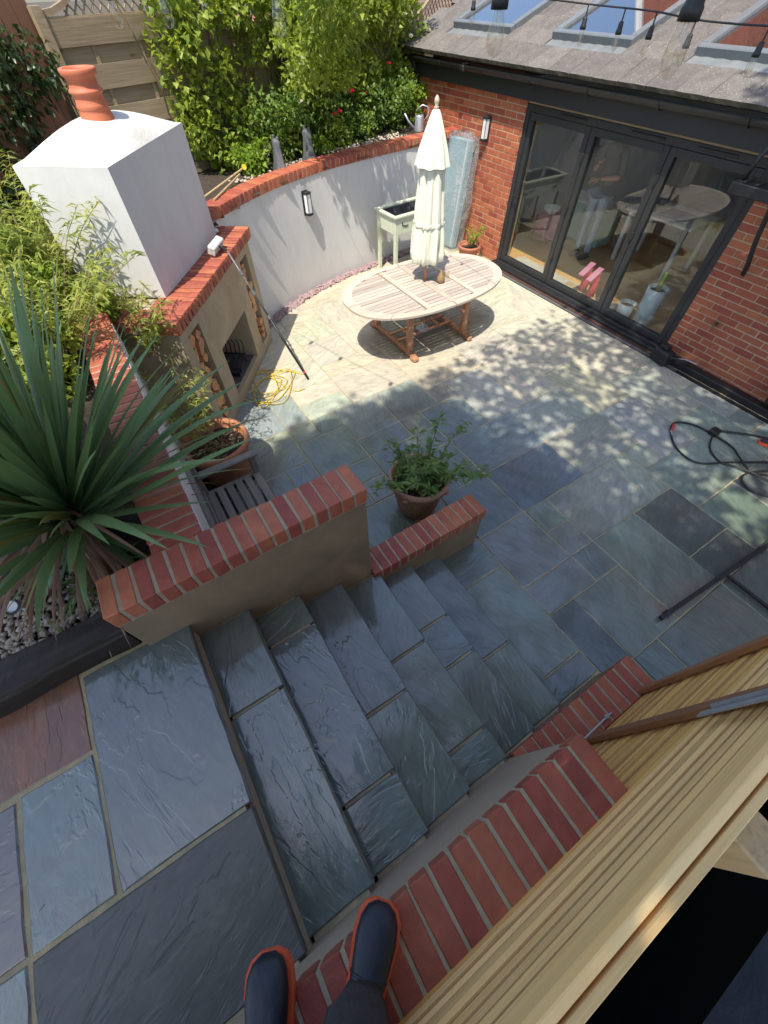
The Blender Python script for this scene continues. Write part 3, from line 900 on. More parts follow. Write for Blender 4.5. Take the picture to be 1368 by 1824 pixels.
mb = MB(); mo = MB()
for B, off0, off1, z0, z1 in ((mb, 0, -.20, -.05, 1.395), (mo, .006, -.21, 1.398, 1.485)):
    base = len(B.v)
    for i, p in enumerate(CC):
        n = normal_at(i)
        for o_ in (off0, off1):
            q = p + n * o_
            B.v.append((q.x, q.y, z0)); B.v.append((q.x, q.y, z1))
    for i in range(len(CC) - 1):
        a = base + i * 4; b = a + 4
        B.f += [(a, b, b + 1, a + 1), (a + 2, a + 3, b + 3, b + 2), (a + 1, b + 1, b + 3, a + 3)]
    B.f += [(base, base + 1, base + 3, base + 2)]
new('rendered_face', mb, M_WHITE, cw, smooth=False)
new('mortar_bed', mo, M_MORTAR, cw)
acc = 0.0; nxt = .04
for i in range(len(CC) - 1):
    seg = (CC[i + 1] - CC[i]).length
    while nxt < acc + seg:
        p = CC[i].lerp(CC[i + 1], (nxt - acc) / seg); n = normal_at(i)
        q = p - n * .10
        cap_brick(cw, q.x, q.y, 1.449, math.atan2(n.y, n.x), .225)
        nxt += .0768
    acc += seg

# plum slate chips at the foot of the curved wall
chipv = []; chipt = []
def chips(points, smin, smax):
    V = []; T = []
    for (x, y, z) in points:
        s = random.uniform(smin, smax); o = len(V)
        R = Matrix.Rotation(random.uniform(0, 6.3), 3, 'Z') @ Matrix.Rotation(random.uniform(-.7, .7), 3, 'X')
        for v in ((-1, -.6, -.25), (1, -.5, -.3), (.8, .7, -.25), (-.7, .6, -.3), (-.7, -.4, .3), (.7, -.45, .25), (.6, .5, .35), (-.5, .45, .28)):
            w = R @ Vector((v[0] * s * random.uniform(.7, 1.2), v[1] * s * random.uniform(.7, 1.2), v[2] * s))
            V.append((x + w.x, y + w.y, z + w.z))
        for q in ((4, 5, 6), (4, 6, 7), (0, 1, 5), (0, 5, 4), (1, 2, 6), (1, 6, 5), (2, 3, 7), (2, 7, 6), (3, 0, 4), (3, 4, 7)):
            T.append(tuple(a + o for a in q))
    return arr_mesh('chips', V, T)
pts = []
for i in range(18, len(CC) - 1):
    for _ in range(16):
        t = random.random(); p = CC[i].lerp(CC[i + 1], t); n = normal_at(i)
        q = p + n * random.uniform(.01, .13)
        pts.append((q.x, q.y, random.uniform(.0, .035)))
new('slate_chips', chips(pts, .015, .036), M_PLUM, None, 'plum slate chips along the foot of the curved white wall', 'chippings', kind='stuff')

# ================================================================== HOUSE
HY = 5.63
house = empty('house', (-4, HY, 0), 'red brick house extension with bifold glass doors and tiled lean-to roof', 'house')
DX0, DX1, DZ0, DZ1 = -5.275, -2.035, .055, 1.945
wl = new('brick_wall', MB().box(-7.80, DX0, HY + .0015, HY + .30, -.1, 1.99).box(DX1, 3.2, HY + .0015, HY + .30, -.1, 1.99).box(DX0, DX1, HY + .02, HY + .30, DZ1 + .0, 2.0), M_HMORTAR, house)
BL, BH = .2265, .0728
allb = []
for r in range(27):
    z = .022 + BH * r
    off = 0 if r % 2 else BL / 2
    for x0, x1 in ((-7.80, DX0), (DX1, 3.0)):
        x = x0 - off
        while x < x1:
            a, b = max(x, x0) , min(x + BL - .010, x1)
            if b - a > .03: allb.append((a, b, z))
            x += BL
def cam_area(x, y, z):
    p = RM @ (np.array([x, y, z]) - np.array([0, 0, CAMZ]))
    if p[2] < .1: return 0
    u, v = 684 + 698.6 * p[0] / p[2], 912 + 698.6 * p[1] / p[2]
    if not (-20 < u < 1400 and -20 < v < 1850): return 0
    return 1 / p[2] ** 2
allb.sort(key=lambda t: -cam_area((t[0] + t[1]) / 2, HY, t[2]))
HB = brick_variants((.2165, .03, .0628), 8, .003, .0012, M_HBRICK)
rest = MB()
for n, (a, b, z) in enumerate(allb):
    c = ((a + b) / 2, HY + .012, z + .0314)
    if n < 300:
        new('brick', random.choice(HB), None, wl, loc=(c[0], c[1] + random.uniform(-.0015, .0015), c[2]), scale=((b - a) / .2165, 1, 1))
    else:
        rest.cbox(c, (b - a, .03, .0628), .003)
new('bricks', rest, M_HBRICK, wl, kind='stuff')
new('gable_wall', MB().box(-7.80, -7.55, HY + .30, 8.6, -.1, 2.35), M_HBRICK, house)

# fascia, soffit, gutter, downpipe
GY = 5.42
new('fascia', MB().cbox((-2.6, 5.565, 2.075), (10.5, .03, .19), .003), M_DARKMETAL, house)
new('soffit', MB().box(-7.85, 3.0, 5.58, HY + .02, 1.99, 1.998), M_DARKMETAL, house)
gut = MB()
prof = [(.062 * math.cos(a), .062 * math.sin(a)) for a in [math.pi + math.pi * k / 10 for k in range(11)]]
prof2 = [(x * .9, z * .9) for x, z in prof][::-1]
ring = prof + prof2
for X in (-8.22, 3.0):
    for y, z in ring: gut.v.append((X, 5.48 + y, 2.205 + z))
m_ = len(ring)
for k in range(m_): gut.f.append((k, (k + 1) % m_, (k + 1) % m_ + m_, k + m_))
gut.f += [tuple(range(m_)), tuple(range(m_, 2 * m_))[::-1]]
gt = new('gutter', gut, M_BLACK, house)
for X in np.arange(-7.9, 0, .92):
    new('gutter_bracket', MB().tube([(X, 5.48 + .066 * math.cos(a), 2.205 + .068 * math.sin(a)) for a in [math.pi + math.pi * k / 8 for k in range(9)]], .008, 6), M_BLACK, gt)
new('gutter_joint', MB().cbox((-6.45, 5.48, 2.172), (.10, .138, .078), .02), M_BLACK, gt)
new('downpipe', MB().tube([(-7.72, 5.48, 2.15), (-7.72, 5.50, 2.09), (-7.74, 5.58, 1.99), (-7.745, 5.585, 1.4)], .033, 10), M_BLACK, house)

# roof
RS = .325
RA = math.atan(RS)
def rz(y): return 2.262 + RS * (y - 5.42)
SKY = [(-7.34, -6.10), (-5.37, -4.20), (-3.44, -2.20)]
SKY0, SKY1 = 5.945, 7.45
def rsheet(mb, x0, x1, y0, y1):
    return mb.add([(x0, y0, rz(y0) - .03), (x1, y0, rz(y0) - .03), (x1, y1, rz(y1) - .03), (x0, y1, rz(y1) - .03)], [(0, 1, 2, 3)])
_rs = MB(); rsheet(_rs, -8.15, 3, 5.45, SKY0 + .02); rsheet(_rs, -8.15, 3, SKY1, 9.0)
_xs = [-8.15] + [v for p in SKY for v in p] + [3.0]
for _k in range(0, len(_xs), 2): rsheet(_rs, _xs[_k], _xs[_k + 1], SKY0 + .02, SKY1)
roof = new('roof', _rs, M_TILE, house)
TW, TG = .335, .300
TILES = []
for q in range(5):
    mb_ = MB()
    n = 5
    for a in range(n + 1):
        for (y, dz) in ((-.20, .0), (.20, .0)):
            x = -TW / 2 + .002 + (TW - .004) * a / n
            mb_.v.append((x, y + (random.uniform(-.004, .004) if y < 0 else 0), .038 + random.uniform(-.0015, .0015)))
            mb_.v.append((x, y + (random.uniform(-.004, .004) if y < 0 else 0), 0))
    for a in range(n):
        k = a * 4
        mb_.f += [(k, k + 4, k + 6, k + 2), (k + 1, k + 3, k + 7, k + 5), (k, k + 1, k + 5, k + 4), (k + 2, k + 6, k + 7, k + 3)]
    mb_.f += [(0, 2, 3, 1), (n * 4, n * 4 + 1, n * 4 + 3, n * 4 + 2)]
    me = mb_.mesh('roof_tile'); me.materials.append(M_TILE); me.materials.append(M_TILEEDGE)
    for pl_ in me.polygons:
        if pl_.normal.y < -.5: pl_.material_index = 1
    TILES.append(me)
for r in range(9):
    y = 5.395 + .195 + r * TG * math.cos(RA)
    x = -8.20 + (TW / 2 if r % 2 else 0)
    if r % 2: x -= TW / 2
    while x < 1.2:
        cx = x + TW / 2 + (TW / 2 if r % 2 else 0)
        pieces = [(cx - TW / 2, cx + TW / 2)]
        if r >= 1 and SKY0 - .10 < y < SKY1:
            for a, b in SKY:                       # cut the tile back beside a roof window
                nxt_ = []
                for p0, p1 in pieces:
                    if p1 <= a or p0 >= b: nxt_.append((p0, p1)); continue
                    if p0 < a: nxt_.append((p0, a + .01))
                    if p1 > b: nxt_.append((b - .01, p1))
                pieces = nxt_
        for p0, p1 in pieces:
            if p1 - p0 < .03: continue
            o_ = new('roof_tile', random.choice(TILES), None, roof, loc=((p0 + p1) / 2, y, rz(y) + .012), rot=(RA + .05 + random.uniform(-.006, .006), 0, random.uniform(-.006, .006)))
            if p1 - p0 < TW - .01: o_.scale = ((p1 - p0) / TW, 1, 1)
        x += TW
MR = Matrix.Translation((0, 5.42, 2.262)) @ Matrix.Rotation(RA, 4, 'X')
cr = 1 / math.cos(RA)
for a, b in SKY:
    y0, y1 = (SKY0 - 5.42) * cr, (SKY1 - 5.42) * cr
    rw = new('roof_window', MB().cbox(((a + b) / 2, y0 + .035, .055), (b - a, .07, .11), .008, MR), M_GREYFRAME, house)
    new('frame_side', MB().cbox((a + .04, (y0 + y1) / 2 + .03, .055), (.08, y1 - y0 - .08, .116), .008, MR), M_GREYFRAME, rw)
    new('frame_side', MB().cbox((b - .04, (y0 + y1) / 2 + .03, .055), (.08, y1 - y0 - .08, .116), .008, MR), M_GREYFRAME, rw)
    new('frame_top', MB().cbox(((a + b) / 2, y1 + .02, .055), (b - a, .07, .112), .008, MR), M_GREYFRAME, rw)
    new('pane', MB().box(a + .075, b - .075, y0 + .065, y1 - .01, .07, .078, MR), M_SKYGLASS, rw)
    fl = MB()
    nf = 26
    for k in range(nf + 1):
        xx = a - .40 + (b - a + .80) * k / nf
        for yy, zz in ((y0 + .01, .035), (y0 - .06, .034), (y0 - .20 + (.007 if k % 2 else -.007), .036)):
            w = MR @ Vector((xx, yy, zz + (.006 if k % 2 else 0)))
            fl.v.append(tuple(w))
    for k in range(nf):
        for q in range(2):
            i0 = k * 3 + q
            fl.f.append((i0, i0 + 1, i0 + 4, i0 + 3))
    new('lead_flashing', fl, M_LEAD, rw)
    for sx in (a - .05, b + .05):
        new('side_flashing', MB().box(sx - .05, sx + .05, y0 + .0, y1, .028, .034, MR), M_LEAD, rw)

# main house behind the lean-to (above the picture; seen in the roof windows)
mh = empty('main_house', (-2, 9.4, 0), 'main brick house body above and behind the lean-to roof', 'house')
new('brick_bay', MB().box(-6.9, -5.0, 9.05, 9.6, -.1, 8.0), M_MAINBRICK, mh)
new('rear_wall', MB().box(-3.2, 6.0, 9.1, 9.6, -.1, 8.0), M_MAINBRICK, mh)
new('white_downpipe', MB().tube([(-6.95, 9.0, 2.5), (-6.95, 9.0, 8.0)], .06, 8), M_WPRINT, mh)
new('link_wall', MB().box(-7.5, 6, 9.0, 9.04, -.1, 3.4), M_MAINBRICK, mh)

# bifold doors
door = new('bifold_door', MB().cbox((DX0 + .035, HY + .06, (DZ0 + DZ1) / 2), (.07, .11, DZ1 - DZ0), .004).cbox((DX1 - .035, HY + .06, (DZ0 + DZ1) / 2), (.07, .11, DZ1 - DZ0), .004)
           .cbox(((DX0 + DX1) / 2, HY + .06, DZ1 - .035), (DX1 - DX0 - .14, .108, .07), .004).cbox(((DX0 + DX1) / 2, HY + .05, DZ0 - .01), (DX1 - DX0, .16, .05), .004), M_DARKMETAL, house)
LX = [DX0 + .07, -4.175, -3.105, DX1 - .07]
for q in range(3):
    a, b = LX[q] + .004, LX[q + 1] - .004
    z0, z1 = DZ0 + .025, DZ1 - .075
    f = .075
    lf = MB()
    yc, dy = HY + .055, .075
    lf.cbox((a + f / 2, yc, (z0 + z1) / 2), (f, dy, z1 - z0), .004).cbox((b - f / 2, yc, (z0 + z1) / 2), (f, dy, z1 - z0), .004)
    lf.cbox(((a + b) / 2, yc, z0 + f / 2), (b - a - 2 * f, dy - .002, f), .004).cbox(((a + b) / 2, yc, z1 - f / 2), (b - a - 2 * f, dy - .002, f), .004)
    new('door_leaf_frame', lf, M_DARKMETAL, door)
    new('pane', MB().box(a + f - .004, b - f + .004, yc - .004, yc + .004, z0 + f - .004, z1 - f + .004), M_GLASS, door)
    for hz in (z0 + .35, z0 + .95, z0 + 1.5):
        new('hinge', MB().cbox((b + .004, yc - .045, hz), (.03, .02, .09), .004), M_BLACK, door)
    new('trickle_vent', MB().cbox((b - .30 if q < 2 else a + .5, HY - .003, DZ1 - .035), (.42, .014, .022), .004), M_BLACK, door)
new('handle', MB().tube([(LX[0] + .045, HY + .02, .98), (LX[0] + .045, HY - .035, .98), (LX[0] + .16, HY - .04, .98)], .010, 8), M_BLACK, door)
# threshold, drain channel and black plinth strip
new('threshold', MB().cbox(((DX0 + DX1) / 2, HY - .055, .028), (DX1 - DX0 + .04, .11, .055), .006), M_BLACK, house)
dr = new('drain_channel', MB().box(-5.30, 2.6, 5.415, 5.47, -.012, .002), M_BLACK, house)
gg = MB()
for k in range(200):
    x = -5.28 + k * .018
    gg.box(x, x + .008, 5.418, 5.467, .001, .005)
new('drain_grating', gg, M_GALV, dr)
new('plinth_strip', MB().cbox((.55, 5.56, .02), (5.0, .12, .10), .006), M_BLACK, house)
new('kick_strip', MB().box(-5.3, -2.03, 5.472, 5.52, .0, .012), mat('brown_strip', (.09, .045, .03), (.07, .035, .025), scale=8, rough=.6, bump=.2, objvar=0), house)

# interior room
new('interior_floor', MB().box(-7.5, 2.0, HY + .125, 9.0, -.09, .02), M_FLOORIN, house)
new('interior_wall', MB().box(-7.5, 2.0, 8.9, 8.99, .02, 2.5), M_WALLIN, house)
new('interior_wall', MB().box(-6.35, -6.25, 5.95, 8.9, .02, 2.0), M_WALLIN, house)
new('interior_wall', MB().box(.4, .5, 5.95, 8.9, .02, 2.0), M_CHAR, house)

# ================================================================== SLATTED GATE AND SIDE PASSAGE (right)
gate = empty('slatted_gate', (.44, .8, .42), 'tall larch gate of thin horizontal slats with brown rails, right of the steps', 'gate')
GX = .432
zt = 1.965; pitch = .0465
for k in range(33):
    z = zt - .024 - pitch * k
    y1 = 1.70 + random.uniform(-.012, .006)
    y0 = -1.30
    if z < 1.46: y0 = .672
    Ms = Matrix.Translation((GX + random.uniform(-.005, .005), (y0 + y1) / 2, z)) @ Matrix.Rotation(random.uniform(-.04, .04), 4, 'Y') @ Matrix.Rotation(random.uniform(-.0012, .0012), 4, 'X')
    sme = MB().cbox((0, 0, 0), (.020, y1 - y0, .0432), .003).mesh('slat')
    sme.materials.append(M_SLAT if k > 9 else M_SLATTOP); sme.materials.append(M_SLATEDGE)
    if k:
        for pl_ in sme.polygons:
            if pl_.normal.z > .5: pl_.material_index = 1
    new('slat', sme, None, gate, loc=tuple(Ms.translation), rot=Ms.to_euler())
new('top_rail', MB().cbox((GX + .0225, .2, zt - .035), (.018, 3.0, .07), .003), M_SLATTOP, gate)
for y in (1.07, 1.545):
    new('rail', MB().cbox((GX - .032, y, 1.17), (.026, .055, 1.42), .004), M_RAIL, gate)
bolt = new('bolt', MB().tube([(GX - .05, 1.02, .545), (GX - .05, 1.52, .455)], .006, 8), M_GALV, gate)
new('bolt_plate', MB().cbox((GX - .046, 1.42, .47), (.006, .20, .05), .002), M_GALV, bolt)
new('bolt_keep', MB().cbox((GX - .052, 1.53, .455), (.03, .035, .045), .004), M_GALV, bolt)
new('bolt_knob', MB().tube([(GX - .05, 1.36, .485), (GX - .08, 1.36, .49)], .009, 8), M_GALV, bolt)
new('bolt_loop', MB().cbox((GX - .053, 1.25, .503), (.022, .018, .03), .003), M_GALV, bolt)
new('hinge', MB().cbox((GX - .046, 1.00, 1.72), (.006, .03, .32), .002).tube([(GX - .052, 1.02, 1.62), (GX - .052, 1.02, 1.90)], .008, 8), M_GALV, gate)
pst = new('gate_post', MB().cbox((.53, .66, .9), (.10, .10, 1.98), .006), M_POST, None, 'square timber post behind the slatted gate top', 'post')
new('diagonal_brace', MB().cbox((0, 0, 0), (.05, .09, .9), .005, Matrix.Translation((.50, 1.02, 1.55)) @ Matrix.Rotation(-.75, 4, 'X')), M_POST, pst)
tank = empty('water_tank', (1.25, .2, .3), 'dark blue-black water tank in the passage beyond the slatted gate', 'tank')
new('wall', MB().box(.50, 1.07, -1.6, -1.5, .0, 1.0).box(.50, 1.07, 1.6, 1.7, .0, 1.0).box(1.07, 1.16, -1.6, 1.7, 0, 1.02).box(.472, .50, -1.6, .6, 0, .98), M_TANKBLUE, tank)
new('lid', MB().box(1.165, 2.6, -1.6, 1.7, .7, .98), M_TANKBLUE, tank)
new('water', MB().box(.505, 1.065, -1.495, 1.595, .0, .55), M_TANKWATER, tank)

# black metal frame standing on the patio beyond the gate
bf = empty('metal_frame', (.28, 3.1, 0), 'black flat-bar metal frame standing on the patio behind the gate', 'frame')
new('bar', MB().cbox((.27, 3.15, .035), (.036, 1.50, .03), .003, Matrix.Translation((.27, 3.15, .035)) @ Matrix.Rotation(-.07, 4, 'Z') @ Matrix.Translation((-.27, -3.15, -.035))), M_BLACK, bf)
new('cross_bar', MB().cbox((.62, 3.20, .030), (.68, .026, .022), .003), M_BLACK, bf)
for y in (2.5, 3.7):
    new('foot', MB().cbox((.27 + .07 * (y - 3.15), y, .010), (.05, .05, .020), .003), M_DARKMETAL, bf)

# ================================================================== TABLE AND PARASOL
TCX, TCY, TA, TB = -4.075, 3.175, 1.085, .635
tz = .74
def toval(th, k=1.0, n=2.35):
    c, s = math.cos(th), math.sin(th)
    return (TCX + TB * k * math.copysign(abs(c) ** (2 / n), c), TCY + TA * k * math.copysign(abs(s) ** (2 / n), s))
table = empty('garden_table', (TCX, TCY, 0), 'oval bleached teak garden table with slatted top', 'table')
NS = 8                     # rim segments
for q in range(NS):
    n = 10; vs = []
    t0 = 2 * math.pi * q / NS + .004; t1 = 2 * math.pi * (q + 1) / NS - .004
    for k in range(n + 1):
        th = t0 + (t1 - t0) * k / n
        xo, yo = toval(th); xi, yi = toval(th, .885)
        vs += [(xo, yo, tz - .028), (xo, yo, tz - .004), (TCX + (xo - TCX) * .993, TCY + (yo - TCY) * .993, tz), (xi, yi, tz), (xi, yi, tz - .028)]
    fs = []
    for k in range(n):
        for w in range(5):
            a = k * 5 + w; b = k * 5 + (w + 1) % 5
            fs.append((a, a + 5, b + 5, b))
    fs += [(0, 1, 2, 3, 4), tuple(n * 5 + w for w in range(5))[::-1]]
    new('rim', MB().add(vs, fs), M_TEAKRIM, table)
BWID = .058
def halfw(y, k=.872, n=2.35):
    u = min(1, abs((y - TCY) / (TA * k)))
    return TB * k * (1 - u ** n) ** (1 / n)
def halfl(x, k=.935, n=2.35):
    u = min(1, abs((x - TCX) / (TB * k)))
    return TA * k * (1 - u ** n) ** (1 / n)
CROSS = [TCY - .36, TCY - .285, TCY + .02 - .04, TCY + .06, TCY + .33, TCY + .40]
x = TCX - TB * .872
rows = []
nslat = 18
for k in range(nslat):
    xa = TCX - TB * .925 + 2 * TB * .925 * k / nslat; xb = xa + 2 * TB * .925 / nslat - .009
    hl = min(halfl(xa), halfl(xb))
    if hl < .08: hl = max(halfl((xa + xb) / 2) * .8, .06)
    segs = [(TCY - hl, CROSS[0]), (CROSS[1], CROSS[2]), (CROSS[3], CROSS[4]), (CROSS[5], TCY + hl)]
    for a, b in segs:
        a = max(a, TCY - hl); b = min(b, TCY + hl)
        if b - a < .03: continue
        if a < TCY + .05 < b + .02 and abs((xa + xb) / 2 - (TCX - .03)) < .0: continue
        new('slat', MB().cbox(((xa + xb) / 2, (a + b) / 2, tz - .0135 + random.uniform(-.001, .001)), (xb - xa, b - a - .004, .02), .002), M_TEAK, table)
for c0, c1 in ((CROSS[0], CROSS[1]), (CROSS[2], CROSS[3]), (CROSS[4], CROSS[5])):
    w = halfw((c0 + c1) / 2)
    new('cross_rail', MB().cbox((TCX, (c0 + c1) / 2, tz - .0125), (2 * w, (c1 - c0) / 2 - .003 if c1 - c0 < .08 else c1 - c0 - .006, .025), .003), M_TEAKRIM, table)
    if c1 - c0 < .08:
        new('cross_rail', MB().cbox((TCX, c1 - .008, tz - .0125), (2 * w, .03, .024), .003), M_TEAKRIM, table)
for sx in (-.405, .405):
    new('apron', MB().cbox((TCX + sx, TCY, tz - .065), (.03, 1.24, .07), .004), M_TEAKLEG, table)
for ly in (2.80, 3.70):
    for lx in (-4.60, -3.82):
        new('leg', MB().cbox((lx, ly, .385), (.065, .075, .66), .006), M_TEAKLEG, table)
    new('foot_rail', MB().cbox((-4.19, ly, .055), (1.0, .07, .055), .012), M_TEAKLEG, table)
    for lx in (-4.70, -3.70):
        new('foot', MB().cbox((lx, ly, .035), (.12, .085, .07), .02), M_TEAKLEG, table)
for lx in (-4.28, -4.10):
    new('stretcher', MB().cbox((lx, 3.25, .085), (.045, .92, .03), .004), M_TEAKLEG, table)
for ly in (3.0, 3.25, 3.5):
    new('stretcher', MB().cbox((-4.19, ly, .084), (.22, .05, .022), .004), M_TEAKLEG, table)

PXY = (-4.13, 3.23)
par = empty('parasol', (PXY[0], PXY[1], .10), 'closed cream garden parasol standing through the oval table', 'parasol')
new('pole', MB().tube([(PXY[0], PXY[1], .10), (PXY[0] - .02, PXY[1], 2.20)], .021, 12), M_TEAKLEG, par, smooth=True)
def fold(a, i): return 1 + .15 * math.cos(8 * a + .25 * math.sin(i * .7)) + .06 * math.cos(16 * a + 1 + i * .2) + .06 * mnoise.noise(Vector((math.cos(a) * 2.2, math.sin(a) * 2.2, i * .55))) + .03 * math.sin(3 * a + i * .3)
prf = [(.150, .955), (.168, .97), (.170, 1.04), (.168, 1.12), (.165, 1.2), (.158, 1.28), (.150, 1.35), (.150, 1.43), (.144, 1.52), (.138, 1.6), (.130, 1.7), (.122, 1.8), (.100, 1.95), (.065, 2.10), (.03, 2.19)]
new('canopy', MB().lathe(prf, (PXY[0] - .012, PXY[1], 0), 96, fold, close=False), M_CREAM, par, smooth=True)
prf2 = [(.172, 1.84), (.160, 1.88), (.135, 1.97), (.095, 2.08), (.055, 2.19), (.034, 2.235), (.026, 2.245)]
new('tie_strap', MB().lathe([(.166, 1.33), (.168, 1.335), (.168, 1.365), (.166, 1.37)], (PXY[0] - .012, PXY[1], 0), 64, lambda a, i: 1 + .09 * math.cos(8 * a), close=False), M_CREAM, par, smooth=True)
new('top_flap', MB().lathe(prf2, (PXY[0] - .018, PXY[1], 0), 96, lambda a, i: 1 + .09 * math.cos(8 * a + .3) + .04 * math.sin(5 * a), close=False), M_CREAM, par, smooth=True)
new('finial', MB().lathe([(.0, 2.235), (.022, 2.24), (.024, 2.26), (.014, 2.27), (.024, 2.29), (.022, 2.315), (.008, 2.335), (0, 2.34)], (PXY[0] - .02, PXY[1], 0), 16), M_TEAKRIM, par, smooth=True)
for k in range(8):
    a = 2 * math.pi * k / 8 + .2
    new('rib_tip', MB().tube([(PXY[0] + .10 * math.cos(a), PXY[1] + .10 * math.sin(a), 1.05), (PXY[0] + .115 * math.cos(a), PXY[1] + .115 * math.sin(a), .925)], .011, 6), M_TEAKRIM, par)
new('base_plate', MB().lathe([(.0, .104), (.09, .104), (.09, .118), (.03, .125), (.028, .20), (0, .2)], (PXY[0], PXY[1], 0), 20), M_GALV, par)
ob = new('table_ornament', MB().lathe([(0, 0), (.038, .0), (.05, .025), (.047, .06), (.03, .09), (.018, .11), (.012, .135), (0, .14)], (0, 0, 0), 20, lambda a, i: 1 + .05 * math.sin(9 * a)),
         mat('woven_brass', (.30, .20, .09), (.20, .13, .06), scale=40, rough=.6, bump=.5, bscale=120, objvar=0), None, 'small pear-shaped woven ornament on the oval table', 'ornament', loc=(-3.97, 3.34, tz + .001), smooth=True)
new('candle_glass', MB().lathe([(0, 0), (.03, 0), (.034, .06), (.031, .06), (.027, .006), (0, .006)], (0, 0, 0), 18), M_BULBGLASS, None, 'small clear glass tumbler beside the pear ornament on the table', 'glass', loc=(-4.05, 3.50, tz + .001), smooth=True)

# ================================================================== SAGE PLANTER TABLE, PARCEL, POTS
pl = empty('planter_table', (-6.0, 4.15, 0), 'sage green wooden planter on tall legs against the curved white wall', 'planter')
px0, px1, py0, py1 = -6.33, -5.78, 3.83, 4.78
# box, set slightly askew
PM = Matrix.Translation((-6.05, 4.32, 0)) @ Matrix.Rotation(.05, 4, 'Z')
hx, hy = .25, .46
for sx in (-1, 1):
    for sy in (-1, 1):
        new('leg', MB().cbox((sx * (hx - .03), sy * (hy - .03), .41), (.055, .055, .82), .004, PM), M_SAGE, pl)
for sx in (-1, 1):
    sd = new('side_panel', MB().cbox((sx * (hx - .012), 0, .72), (.022, 2 * hy - .115, .22), .003, PM), M_SAGE, pl)
    new('rim_board', MB().cbox((sx * (hx - .01), 0, .838), (.07, 2 * hy + .05, .026), .004, PM), M_SAGE, pl)
    for q in (-.28, .28):
        new('rope_slot', MB().tube([PM @ Vector((sx * (hx + .001), q - .05, .76)), PM @ Vector((sx * (hx + .002), q - .05, .72)), PM @ Vector((sx * (hx + .002), q + .02, .70)), PM @ Vector((sx * (hx + .002), q + .06, .71))], .008, 6), M_BLACK, sd)
for sy in (-1, 1):
    new('end_panel', MB().cbox((0, sy * (hy - .012), .72), (2 * hx - .115, .022, .22), .003, PM), M_SAGE, pl)
    new('rim_board', MB().cbox((0, sy * (hy - .0), .8375), (2 * hx - .09, .06, .026), .004, PM), M_SAGE, pl)
lin = MB()
for a in range(9):
    for b in range(13):
        x = -hx + .04 + (2 * hx - .08) * a / 8; y = -hy + .045 + (2 * hy - .09) * b / 12
        e = (a in (0, 8) or b in (0, 12))
        lin.v.append(tuple(PM @ Vector((x, y, .82 if e else .73 + random.uniform(-.025, .03)))))
for a in range(8):
    for b in range(12):
        k = a * 13 + b; lin.f.append((k, k + 13, k + 14, k + 1))
new('black_liner', lin, M_BLACK, pl, smooth=True)

pc_ = empty('wrapped_parcel', (-6.25, 5.4, 0), 'tall blue printed box in clear plastic wrap leaning on the brick wall', 'parcel')
PMX = Matrix.Translation((-6.33, 5.36, .02)) @ Matrix.Rotation(.10, 4, 'Z') @ Matrix.Rotation(-.10, 4, 'X')
new('blue_box', MB().cbox((0, 0, .72), (.42, .13, 1.42), .008, PMX), M_BLUEBOX, pc_)
new('white_edge', MB().box(.16, .185, -.0685, -.0665, .02, 1.42, PMX), M_WPRINT, pc_)
tx = bpy.data.curves.new('print', 'FONT'); tx.body = 'Slazenger'; tx.size = .13; tx.extrude = .0005
to = bpy.data.objects.new('tmp', tx); COL.objects.link(to)
dg = bpy.context.evaluated_depsgraph_get(); dg.update()
tme = bpy.data.meshes.new_from_object(to.evaluated_get(dg)); bpy.data.objects.remove(to)
TM = PMX @ Matrix.Translation((.12, -.0675, .58)) @ Matrix.Rotation(math.pi / 2, 4, 'X') @ Matrix.Rotation(math.pi / 2, 4, 'Z')
tme.transform(TM)
new('printed_lettering', tme, M_WPRINT, pc_)
wr = MB()
nw = 28; nh = 22
for h in range(nh + 1):
    z = 1.52 * h / nh
    for k in range(nw):
        a = 2 * math.pi * k / nw
        ex = .285 - .05 * max(0, z - 1.3) / .2; ey = .115
        if h == nh: ex *= .5
        c, s_ = math.cos(a), math.sin(a)
        x = math.copysign(abs(c) ** .45, c) * ex; y = math.copysign(abs(s_) ** .45, s_) * ey
        d = 1 + .10 * mnoise.noise(Vector((a * 2.3, z * 3.5, 2))) + .05 * mnoise.noise(Vector((a * 7, z * 11, 5)))
        w = PMX @ Vector((x * d + .08 * max(0, 1 - abs(z - .7)), y * d, z))
        wr.v.append(tuple(w))
for h in range(nh):
    for k in range(nw):
        a = h * nw + k; b = h * nw + (k + 1) % nw
        wr.f.append((a, b, b + nw, a + nw))
new('plastic_wrap', wr, M_WRAP, pc_)

